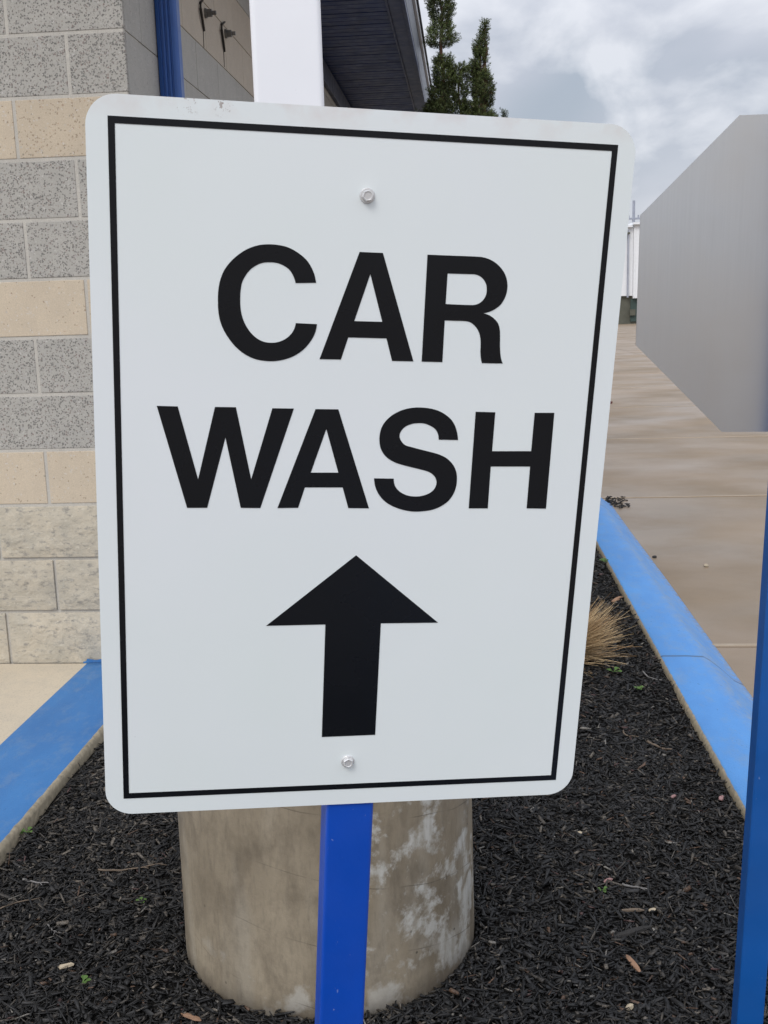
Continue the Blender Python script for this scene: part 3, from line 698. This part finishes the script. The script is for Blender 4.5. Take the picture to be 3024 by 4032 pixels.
# trim along the wall head
bm = bmesh.new(); frame_box(bm, LW+.001, LW+.035, UW-.3, 16.3, 3.137, 3.300)
bpart('wall_trim', bm, M['trim_blue'], bevel=.004)
# ribbed soffit
bm = bmesh.new(); u = UW-.9; zs = 3.322; L0, L1 = LW-.02, -.505; k = 0; prof = []
while u < 16.3:
    deep = (k % 3 == 0)
    w_ = .020 if deep else .008; d_ = .024 if deep else .008
    prof += [(u, zs), (u+.001, zs+d_), (u+w_, zs+d_), (u+w_+.001, zs)]
    u += .1016; k += 1
a_ = [bm.verts.new(fr(L0, p, z_)) for p, z_ in prof]; b_ = [bm.verts.new(fr(L1, p, z_)) for p, z_ in prof]
for i in range(len(prof)-1): bm.faces.new((a_[i], b_[i], b_[i+1], a_[i+1]))
bpart('soffit', bm, M['soffit'])
bm = bmesh.new(); frame_box(bm, -.504, -.492, UW-.9, 16.3, 3.300, 3.345); frame_box(bm, -.492, -.400, UW-.9, 16.3, 3.318, 3.345); frame_box(bm, -.400, -.3765, UW-.9, 16.3, 3.306, 3.345)
bpart('soffit_edge', bm, M['fascia_in'], bevel=.003)
bm = bmesh.new(); frame_box(bm, -.3985, -.374, UW-.9, 16.3, 3.3455, 3.66)
fa = bpart('fascia', bm, M['fascia'], bevel=.003)
bm = bmesh.new(); frame_box(bm, -.373, -.352, UW-.92, 16.32, 3.60, 3.672)
bpart('drip_edge', bm, M['drip'], bevel=.002)
bm = bmesh.new()
vs = frame_box(bm, LW-3.0, -.340, UW-.95, 16.35, 3.6735, 3.70)
for v in vs:
    if (inv @ v.co).dot(Vector((math.cos(AZ), -math.sin(AZ), 0))) < -1: v.co.z += .75
frame_box(bm, -.352, -.338, UW-.95, 16.35, 3.655, 3.6725)
bpart('roof', bm, M['roof_dark'])
bm = bmesh.new(); frame_box(bm, LW-4.4, LW-.02, UW-.02, 16.0, 3.301, 3.66); bpart('parapet', bm, M['fascia'])

# ================================================================ YEWS
def yew(U, L, label, cols, spikes, seed, ztop_trunk):
    """cols: list of (dx, dy, z0, z1, r0, r1) leafy columns; z falls to the ground"""
    rg = random.Random(seed); base = fr(L, U)
    root_ = empty('yew_tree', base, label, 'tree', 'columnar yews beside the building')
    bm = bmesh.new()
    for (dx, dy, z0, z1, r0, r1) in cols:
        zlow = max(.0, z0-.6); n_ = 10; pts_ = []
        for i in range(n_+1):
            t = i/n_; z_ = zlow+(z1-.04-zlow)*t
            k_ = min(1, (z_-0)/max(.3, z0+.01)) if z0 > .3 else 1
            pts_.append((dx*min(1, .35+t)+.012*math.sin(i*1.7+seed), dy*min(1, .35+t)+.012*math.cos(i*2.1), z_))
        tube(bm, pts_, [.020*(1-.82*i/n_)+.003 for i in range(n_+1)], 6)
    tube(bm, [(0, 0, -.05), (0, 0, .8), (.01, 0, 1.6)], [.035, .03, .02], 8)
    obj('trunk', bm, M['bark'], root_, smooth=True)
    V, F, T = [], [], []
    def needle(p, d, ln, w, col):
        s = d.cross(Vector((rg.uniform(-1, 1), rg.uniform(-1, 1), rg.uniform(-1, 1)))).normalized()*w
        i = len(V); V.extend([p-s*.6, p+d*ln*.55-s, p+d*ln, p+d*ln*.55+s, p+s*.6]); F.append((i, i+1, i+2, i+3, i+4)); T.extend([col]*5)
    def shoot(p, d, ln, tone):
        d = d.normalized(); n_ = int(ln/.0042)
        i0 = len(V); s = d.orthogonal().normalized()*.0015
        for i in range(n_):
            t = i/n_
            a = rg.uniform(0, 6.283); o_ = d.orthogonal().normalized(); side = (o_*math.cos(a)+d.cross(o_)*math.sin(a))
            c_ = tone*rg.uniform(.7, 1.3)
            tip = .6+.4*t
            needle(p+d*ln*t, (side*(1.0-.45*t)+d*.65), rg.uniform(.017, .027)*(1.0 if t < .85 else .8), .0022, (c_*.085*tip, c_*.110*tip, c_*.030, 1) if rg.random() > .035 else (.10, .055, .03, 1))
    for (dx, dy, z0, z1, r0, r1) in cols:
        dens = 8200; hgt = z1-z0; area = 2*math.pi*(r0+r1)/2*hgt
        # irregular lumps along the column
        lumps = [(rg.uniform(z0, z1), rg.uniform(0, 6.28), rg.uniform(.6, 1.15)) for _ in range(int(hgt/.05)+2)]
        nshoot = int(area*dens*.42)+14
        for _ in range(nshoot):
            t = rg.random(); z_ = z0+hgt*t
            rr = (r0+(r1-r0)*t)*(.80+.42*noise.noise(Vector((dx*9+seed, z_*6.5, seed*1.3))))
            a = rg.uniform(0, 6.283)
            rr *= (1+.38*noise.noise(Vector((math.cos(a)*1.3+seed, math.sin(a)*1.3, z_*9))))
            endf = min(1, (1-t)*hgt/.05+.25, t*hgt/.04+.45)
            q_ = math.sqrt(rg.uniform(.12, 1))*rr*endf*1.12
            p = Vector((dx+q_*math.cos(a), dy+q_*math.sin(a), z_))
            hole = noise.noise(Vector((p.x*13, p.y*13, p.z*11+seed)))
            if hole < -.45: continue
            d = Vector((math.cos(a)*.75, math.sin(a)*.75, rg.uniform(.35, 1.1)))
            tone = (1.05+.65*noise.noise(Vector((p.x*7, p.y*7, p.z*7+5))))*rg.uniform(.75, 1.25)
            shoot(p, d, rg.uniform(.035, .07), tone)
        for _ in range(3): shoot(Vector((dx, dy, z1-.04)), Vector((rg.uniform(-.2, .2), rg.uniform(-.2, .2), 1)), .08, 1.1)
    for (x_, y_, z_, ln, dxx) in spikes:
        shoot(Vector((x_, y_, z_)), Vector((dxx, 0, 1)), ln, 1.0)
    me = bpy.data.meshes.new('crown'); me.from_pydata(V, [], F)
    ca = me.color_attributes.new('tint', 'FLOAT_COLOR', 'POINT'); ca.data.foreach_set('color', np.array(T, np.float32).reshape(-1))
    link('crown', me, M['yew'], root_)
    return root_
K = .00437  # metres per viewed pixel at ten metres
# first yew: tall leader with a bare neck, second leader on its right
yew(10.0, -.19, 'yew with two tall leaders, nearest the dark eave', [
    (.005, 0, 3.58, 4.30, .115, .10), (.02, 0, 3.24, 3.50, .085, .10), (-.02, 0, 2.98, 3.25, .12, .10),
    (-.08, .02, 2.80, 3.12, .12, .05), (.155, 0, 2.88, 3.42, .085, .065), (-.01, 0, 2.3, 2.98, .22, .17), (.12, .02, 2.2, 2.95, .14, .10), (0, 0, .25, 2.5, .30, .24)],
    [(-.10, 0, 3.40, .07, -.4), (.07, 0, 3.50, .05, .2), (-.20, 0, 3.03, .07, -.8)], 3, 4.3)
yew(10.05, .19, 'yew with one narrow bare tipped spire, standing clear of the eave', [
    (.010, 0, 3.68, 3.78, .012, .018), (-.01, 0, 3.56, 3.70, .035, .012), (-.045, 0, 3.50, 3.64, .03, .02), (-.035, 0, 3.30, 3.56, .075, .045), (-.085, 0, 3.28, 3.46, .05, .03),
    (-.025, 0, 2.94, 3.34, .105, .085), (-.02, 0, 2.60, 2.98, .13, .10), (-.13, 0, 2.55, 3.10, .07, .05), (.03, 0, 2.5, 2.86, .13, .10), (-.02, 0, .25, 2.6, .26, .19)],
    [(.010, 0, 3.74, .05, -.6), (.010, 0, 3.74, .05, .6), (.01, 0, 3.77, .04, 0)], 8, 3.8)
yew(10.6, .375, 'shorter yew of which only the thin tip shows', [
    (0, 0, 2.97, 3.11, .007, .010), (0, 0, 2.5, 2.93, .03, .006), (-.02, 0, .25, 2.5, .2, .08)], [], 15, 3.1)

# ================================================================ DRY GRASS TUFT
def tuft(x, y, label):
    rg = random.Random(5); root_ = empty('grass_tuft', (x, y, mulch_z(x, y)), label, 'grass tuft')
    V, F, T = [], [], []
    for i in range(5200):
        a = rg.uniform(0, 6.283); el = rg.triangular(-.05, 1.5, .75); ln = rg.uniform(.19, .275)*(1+.10*noise.noise(Vector((math.cos(a)*3, math.sin(a)*3, el*2))))
        if rg.random() < .05: ln *= 1.18
        low = el < .2
        if low: ln *= rg.uniform(.85, 1.12)
        d = Vector((math.cos(a)*math.cos(el), math.sin(a)*math.cos(el), math.sin(el)))
        p = Vector((rg.gauss(0, .035), rg.gauss(0, .035), rg.uniform(-.01, .03)))
        s = d.cross(Vector((0, 0, 1))); s = (s.normalized() if s.length > .01 else Vector((1, 0, 0)))
        s = (s*math.cos(rg.uniform(-1, 1))+d.cross(s)*math.sin(rg.uniform(-1, 1))).normalized()
        w = rg.uniform(.0010, .0021); droop = (.10 if low else .03)*rg.uniform(.3, 1.3)
        cv = Vector((rg.gauss(0, .02), rg.gauss(0, .02), rg.gauss(0, .012))); i0 = len(V)
        tan = Vector((.52, .38, .215)); gr = Vector((.25, .21, .165)); br = Vector((.38, .24, .12))
        c_ = gr if low and rg.random() < .75 else (tan if rg.random() < .78 else br); c_ = c_*rg.uniform(.65, 1.25)
        for k in range(5):
            t = k/4; q_ = p+d*ln*t+cv*t*t*1.5; q_.z = max(.004, q_.z-droop*t*t*(1.2 if low else 1))
            ww = w*(1-.72*t)
            V.extend([q_-s*ww, q_+s*ww]); cc_ = c_*(.7+.35*t); T.extend([(cc_.x, cc_.y, cc_.z, 1)]*2)
        for k in range(4): j = i0+2*k; F.append((j, j+1, j+3, j+2))
    me = bpy.data.meshes.new('blades'); me.from_pydata(V, [], F)
    ca = me.color_attributes.new('tint', 'FLOAT_COLOR', 'POINT'); ca.data.foreach_set('color', np.array(T, np.float32).reshape(-1))
    link('blades', me, M['dry'], root_)
tuft(.615, 3.84, 'tuft of dry tan ornamental grass in the mulch, half hidden by the CAR WASH sign')

# ================================================================ LITTER ON THE BED
def twig(a, b, m, label, r=.0022, bend=.01, seed=1):
    rg = random.Random(seed); A_ = Vector((a[0], a[1], 0)); B_ = Vector((b[0], b[1], 0)); bm = bmesh.new(); pts_ = []
    s = (B_-A_).cross(Vector((0, 0, 1))).normalized(); n_ = 9
    for i in range(n_+1):
        t = i/n_; p = A_.lerp(B_, t)+s*(bend*math.sin(math.pi*t)+rg.gauss(0, .0012)); p.z = mulch_z(p.x, p.y)+.0135+rg.uniform(-.001, .002); pts_.append(p)
    org = pts_[0].copy()
    tube(bm, [p-org for p in pts_], [r*(1-.5*i/n_) for i in range(n_+1)], 6)
    k = pts_[6]-org; tube(bm, [k, k+(s+(B_-A_).normalized()).normalized()*.02+Vector((0, 0, .004))], [r*.6, r*.3], 5)
    o = obj('twig', bm, m, smooth=True); o.location = org
    return tag(o, label, 'twig', 'twigs on the mulch')
twig((-.716, 2.365), (-.552, 2.376), M['twig'], 'long straight brown twig left of the concrete footing', .0026, .008, 1)
twig((-.93, 2.15), (-.821, 2.253), M['twig'], 'curved tan twig at the left edge of the photo', .0024, -.014, 2)
twig((.777, 3.032), (.831, 2.962), M['twig'], 'tan broken twig on the mulch right of the sign, near the light blue kerb', .0042, .006, 3)
twig((.722, 3.112), (.756, 3.059), M['twig'], 'short hooked brown twig on the mulch right of the sign', .0026, .018, 4)
twig((-.766, 2.126), (-.726, 2.090), M['twig_grey'], 'short thin grey twig below the curved twig at lower left', .0018, .002, 5)
twig((-.888, 2.333), (-.820, 2.316), M['twig_grey'], 'straight pale grey twig just left of the long brown twig', .0026, .002, 6)
twig((.905, 3.62), (.935, 3.47), M['twig_grey'], 'grey twig beside the light blue kerb near the grass tuft', .003, .004, 9)
twig((.52, 2.235), (.575, 2.215), M['twig_grey'], 'pale grey splinter right of the concrete footing', .003, .001, 10)

def chip(x, y, ln, wd, m, label, rz, z=.012, seed=1):
    rg = random.Random(seed); bm = bmesh.new()
    prof = [(-.5, .35), (-.3, .85), (0, 1.0), (.3, .8), (.5, .25)]; rings = []
    for t, k in prof:
        rings.append([bm.verts.new((t*ln, sy*wd*.5*k*rg.uniform(.8, 1.2), sz*wd*.28*k*rg.uniform(.7, 1.3)+.002*math.sin(t*3))) for sy, sz in ((-1, -.6), (-.8, .8), (.1, 1.1), (.9, .7), (1, -.6))])
    for a_, b_ in zip(rings, rings[1:]):
        for i in range(5): bm.faces.new((a_[i], a_[(i+1) % 5], b_[(i+1) % 5], b_[i]))
    bm.faces.new(rings[0][::-1]); bm.faces.new(rings[-1])
    o = obj('wood_chip', bm, m); o.location = (x, y, mulch_z(x, y)+z); o.rotation_euler = (rg.uniform(-.2, .2), rg.uniform(-.15, .15), rz)
    return tag(o, label, 'wood chip', 'pale wood chips on the mulch')
chip(-.684, 1.981, .034, .014, M['chip_pale'], 'cream coloured chip on the black mulch at lower left', .1, seed=1)
chip(.757, 2.671, .020, .011, M['chip_pink'], 'pink chip nearest the right lower corner of the white sign', .5, seed=2)
chip(.862, 2.595, .022, .013, M['chip_pink'], 'pink chip beside the blue post at right', .9, seed=3)
chip(.492, 2.254, .024, .012, M['chip_pink'], 'pinkish chip on the mulch right of the concrete footing', .3, seed=4)
chip(1.02, 4.55, .075, .022, M['chip_orange'], 'orange and pale chip lying by the far part of the light blue kerb', .7, seed=5)
chip(.466, 2.475, .015, .012, M['chip_pale'], 'small white round chip right of the sign post', .2, seed=6)
chip(.561, 2.125, .017, .009, M['chip_pale'], 'small white chip beside a long brown sliver', -.2, seed=7)
chip(.520, 2.128, .050, .010, M['twig'], 'long brown sliver with a small white chip at its end', .02, seed=8)
chip(.474, 1.932, .055, .012, M['chip_orange'], 'orange brown sliver low on the mulch right of the footing', 1.85, seed=9)
chip(.436, 1.800, .016, .012, M['chip_pale'], 'cream chip at the bottom of the mulch right of the footing', .4, seed=10)
chip(-.395, 1.80, .06, .012, M['chip_orange'], 'tan sliver leaning at the left foot of the concrete footing', -.7, seed=11)
chip(.50, 2.05, .085, .018, M['chip_dark'], 'broad charcoal grey chip right of the footing', .25, seed=12)

def weed(x, y, s, label, seed):
    rg = random.Random(seed); bm = bmesh.new()
    for k in range(rg.randint(5, 7)):
        a = rg.uniform(0, 6.28); d = Vector((math.cos(a), math.sin(a), rg.uniform(.25, .9))).normalized(); n_ = Vector((-math.sin(a), math.cos(a), 0))
        l_ = s*rg.uniform(.7, 1.15); w_ = l_*.30; rows_ = []
        for t, k_ in ((0, .12), (.35, .25), (.55, .9), (.75, 1.0), (.92, .6), (1, .08)):
            p = d*l_*t-Vector((0, 0, l_*.25*t*t)); rows_.append((bm.verts.new(p-n_*w_*k_+Vector((0, 0, w_*.3*k_))), bm.verts.new(p), bm.verts.new(p+n_*w_*k_+Vector((0, 0, w_*.3*k_)))))
        for r0_, r1_ in zip(rows_, rows_[1:]):
            bm.faces.new((r0_[0], r0_[1], r1_[1], r1_[0])); bm.faces.new((r0_[1], r0_[2], r1_[2], r1_[1]))
    o = obj('weed', bm, M['weed']); o.location = (x, y, mulch_z(x, y)+.013)
    return tag(o, label, 'weed', 'small green weeds in the mulch')
weed(.807, 3.639, .036, 'green weed sprout just below the dry grass tuft', 1)
weed(.846, 3.463, .030, 'green weed sprout second below the dry grass tuft, further right', 2)
weed(-.945, 2.545, .022, 'green weed sprout against the bare edge of the darker blue kerb', 3)
weed(-.580, 2.221, .014, 'tiny green sprout beside the concrete footing on its left', 4)
weed(-.633, 1.924, .020, 'green weed sprout low in the mulch at lower left', 5)
weed(1.095, 5.18, .032, 'green sprout at the far part of the light blue kerb', 6)
weed(.470, 2.213, .014, 'tiny yellow green sprout beside the pinkish chip', 7)

# dark clump of mulch spilled over the far joint of the kerb
P_, C_ = [], []
bm = bmesh.new(); rg = random.Random(4)
for i in range(70):
    l_, u_ = .955+abs(rg.gauss(0, .07)), rg.gauss(7.42, .13)
    if u_ > 7.62: continue
    c_ = fr(l_, u_, -.048+rg.uniform(0, .012)); s_ = bx(bm, (-.014, -.004, -.003), (.014, .004, .003))
    m_ = Matrix.Translation(c_) @ Matrix.Rotation(rg.uniform(0, 6.28), 4, 'Z') @ Matrix.Rotation(rg.uniform(-.4, .4), 4, 'Y')
    for v in s_: v.co = m_ @ v.co
tag(obj('mulch_spill', bm, M['chip_dark']), 'spilled mulch over the far pavement joint at the kerb end', 'mulch', kind='stuff')
# small stones and crumbs on the pavement
def crumb(px, py, s, m, label, seed):
    rg = random.Random(seed); bm = bmesh.new(); bmesh.ops.create_icosphere(bm, subdivisions=2, radius=s)
    for v in bm.verts:
        v.co *= 1+.35*noise.noise(v.co*60+Vector((seed, 0, 0))); v.co.z *= .55
    o = obj('pebble', bm, m); o.location = (px, py, -.049+s*.3); tag(o, label, 'pebble', 'pebbles on the pavement'); return o
crumb(1.85, 4.95, .016, M['chip_dark'], 'dark pebble on the tan pavement in the middle of the slab', 1)
crumb(1.68, 5.42, .014, M['chip_pale'], 'pale pebble on the pavement, furthest from the kerb of the light ones', 2)
crumb(1.40, 5.85, .014, M['chip_pink'], 'pinkish pebble on the pavement close to the kerb', 3)
crumb(1.47, 5.65, .013, M['chip_dark'], 'dark pebble on the pavement close to the kerb', 4)

# small dark red leaf on the far pavement
bm = bmesh.new(); ring = []
for i in range(14):
    a = 2*math.pi*i/14; r_ = .045*(1+.35*math.sin(a*5)); ring.append(bm.verts.new((r_*math.cos(a), r_*math.sin(a)*.7, .012+.02*math.sin(a*2))))
c_ = bm.verts.new((0, 0, .035))
for i in range(14): bm.faces.new((ring[i], ring[(i+1) % 14], c_))
o = obj('fallen_leaf', bm, M['leaf_red']); o.location = (3.18, 14.8, -.05); tag(o, 'dark red curled leaf on the far pavement at the sign edge', 'leaf')

# ================================================================ FAR BUILDING AND UTILITY POLE
fb = empty('white_building', (22, 71.4, -.05), 'far white metal building with dark base seen between the two signs', 'building')
def part(name, m, boxes, bevel=0):
    bm = bmesh.new()
    for a_, b_ in boxes: bx(bm, a_, b_)
    return obj(name, bm, m, fb, bevel=bevel)
# local x: 0 at world x=22
part('wall', M['far_white'], [((-5.15, 0, 1.66), (12, 14, 6.35)), ((-14, .15, 1.83), (-5.16, 14, 6.20))])
bm = bmesh.new()
for i in range(60): bx(bm, (-5.1+i*.28, -.035, 1.70), (-5.04+i*.28, -.002, 6.30))
obj('rib', bm, M['far_white'], fb)
part('corner_trim', M['far_pole'], [((-5.55, -.06, 1.72), (-5.47, .14, 6.05))])
part('gutter', M['far_dark'], [((-6.1, -.12, 5.78), (-5.42, .14, 5.90))])
part('roof', M['far_white'], [((-5.25, -.25, 6.36), (12.2, 14.2, 6.50)), ((-14.1, -.1, 6.21), (-5.26, 14.1, 6.33))])
part('base_wall', M['far_dark'], [((-14, .35, -.2), (12, 13.8, 1.90))])
d = part('door', M['far_green'], [((-5.25, .26, .15), (-4.2, .34, 1.64))])
part('bumper', M['far_dark'], [((-5.32, .10, .55), (-4.95, .25, .95))])
part('window', M['far_green'], [((-3.6, .28, .6), (-2.4, .34, 1.5))])
up = empty('utility_pole', (21.9, 93, -.1), 'thin grey utility pole far behind the white building', 'utility pole')
bm = bmesh.new(); cyl(bm, (0, 0, 0), .16, 9.9, 12, 'z', .11); obj('pole', bm, M['far_pole'], up)
bm = bmesh.new(); bx(bm, (-1.1, -.07, 8.35), (1.1, .07, 8.50)); obj('crossarm', bm, M['far_pole'], up)
for x in (-1, -.4, .4, 1):
    bm = bmesh.new(); cyl(bm, (x, 0, 8.5), .06, .22, 8); obj('insulator', bm, M['far_pole'], up)

# ================================================================ CAMERA, LIGHT, SKY
f_, th, rl = 2296.36, .1873, .0306
F3 = Vector((0, math.cos(th), -math.sin(th))); R3 = Vector((1, 0, 0)); U3 = R3.cross(F3)
R4 = R3*math.cos(rl)-U3*math.sin(rl); U4 = U3*math.cos(rl)+R3*math.sin(rl)
cam = bpy.data.cameras.new('camera'); co = bpy.data.objects.new('camera', cam); COL.objects.link(co)
co.matrix_world = Matrix(((R4.x, U4.x, -F3.x, 0), (R4.y, U4.y, -F3.y, 0), (R4.z, U4.z, -F3.z, H), (0, 0, 0, 1)))
cam.sensor_fit = 'HORIZONTAL'; cam.sensor_width = 36; cam.lens = 36*f_/1659; cam.clip_start = .05; cam.clip_end = 3000
SC.camera = co

sun_az, sun_el = R(205), R(48)     # behind the camera, a little to the left, high
sd = bpy.data.lights.new('sun', 'SUN'); sd.energy = SUN_E = .85; sd.angle = R(25); sd.color = (1, .965, .92)
so = bpy.data.objects.new('sun', sd); COL.objects.link(so)
dirv = Vector((math.sin(sun_az)*math.cos(sun_el), math.cos(sun_az)*math.cos(sun_el), math.sin(sun_el)))
so.rotation_euler = (-dirv).to_track_quat('-Z', 'Y').to_euler(); so.location = dirv*20

w = bpy.data.worlds.new('World'); SC.world = w; w.use_nodes = True; t = w.node_tree
bg = t.nodes['Background']; bg.inputs['Strength'].default_value = .1
sky = t.nodes.new('ShaderNodeTexSky'); sky.sky_type = 'NISHITA'; sky.sun_disc = False
sky.sun_elevation = sun_el; sky.sun_rotation = sun_az; sky.air_density = 1.2; sky.dust_density = 2.5
tc = t.nodes.new('ShaderNodeTexCoord'); sp_ = t.nodes.new('ShaderNodeSeparateXYZ'); t.links.new(tc.outputs['Generated'], sp_.inputs[0])
def wm(op, a, b=0.0, clamp=False):
    n = t.nodes.new('ShaderNodeMath'); n.operation = op; n.use_clamp = clamp
    for i, v in ((0, a), (1, b)):
        if hasattr(v, 'links'): t.links.new(v, n.inputs[i])
        else: n.inputs[i].default_value = v
    return n.outputs[0]
def wn(scale, detail, rough, loc, dist=0.0, st=(1, 1, 1)):
    mp = t.nodes.new('ShaderNodeMapping'); t.links.new(tc.outputs['Generated'], mp.inputs[0]); mp.inputs['Location'].default_value = loc; mp.inputs['Scale'].default_value = st
    n = t.nodes.new('ShaderNodeTexNoise'); t.links.new(mp.outputs[0], n.inputs['Vector'])
    n.inputs['Scale'].default_value = scale; n.inputs['Detail'].default_value = detail; n.inputs['Roughness'].default_value = rough; n.inputs['Distortion'].default_value = dist
    return n.outputs['Fac']
def wr(fac, stops):
    n = t.nodes.new('ShaderNodeValToRGB'); t.links.new(fac, n.inputs[0]); e = n.color_ramp.elements
    while len(e) < len(stops): e.new(.5)
    for k, (p, c) in enumerate(stops): e[k].position = p; e[k].color = c
    return n.outputs[0]
def wx(fac, a, b, mode='MIX'):
    n = t.nodes.new('ShaderNodeMix'); n.data_type = 'RGBA'; n.blend_type = mode
    for i, v in ((0, fac), (6, a), (7, b)):
        if hasattr(v, 'links'): t.links.new(v, n.inputs[i])
        else: n.inputs[i].default_value = v
    return n.outputs[2]
g1 = wn(3.6, 3, .45, (.35, .1, .62), .25, (1, 1, 2.0))
g2 = wn(7.5, 7, .52, (.9, .2, .35), .35, (1, 1, 1.7))
cl = wr(g1, [(.36, (.34, .38, .445, 1)), (.50, (.425, .45, .515, 1)), (.62, (.57, .585, .64, 1))])
cl = wx(wr(g2, [(.49, (0, 0, 0, 1)), (.64, (.75, .75, .75, 1))]), cl, (.70, .71, .75, 1))
cl = wx(wr(g2, [(.34, (.25, .25, .25, 1)), (.46, (0, 0, 0, 1))]), cl, (.33, .37, .43, 1))
# overcast: brighter overhead, and brighter on the sun's side
dn = t.nodes.new('ShaderNodeVectorMath'); dn.operation = 'DOT_PRODUCT'; t.links.new(tc.outputs['Generated'], dn.inputs[0]); dn.inputs[1].default_value = dirv
up_ = wm('MULTIPLY', wm('MAXIMUM', wm('SUBTRACT', sp_.outputs[2], .22), 0.0), 1.25)
fac_ = wm('ADD', wm('ADD', up_, 1.0), wm('MULTIPLY', wm('MAXIMUM', wm('ADD', dn.outputs['Value'], .35), 0.0), .36))
k_ = t.nodes.new('ShaderNodeVectorMath'); k_.operation = 'SCALE'; t.links.new(cl, k_.inputs[0]); t.links.new(wm('MULTIPLY', fac_, 7.35), k_.inputs['Scale'])
sc_ = k_.outputs[0]
t.links.new(wx(.92, sky.outputs[0], sc_), bg.inputs['Color'])

SC.render.engine = 'CYCLES'
SC.view_settings.view_transform = 'Standard'; SC.view_settings.look = 'None'; SC.view_settings.exposure = 0.78; SC.view_settings.gamma = 1.0
SC.render.resolution_x = 768; SC.render.resolution_y = 1024
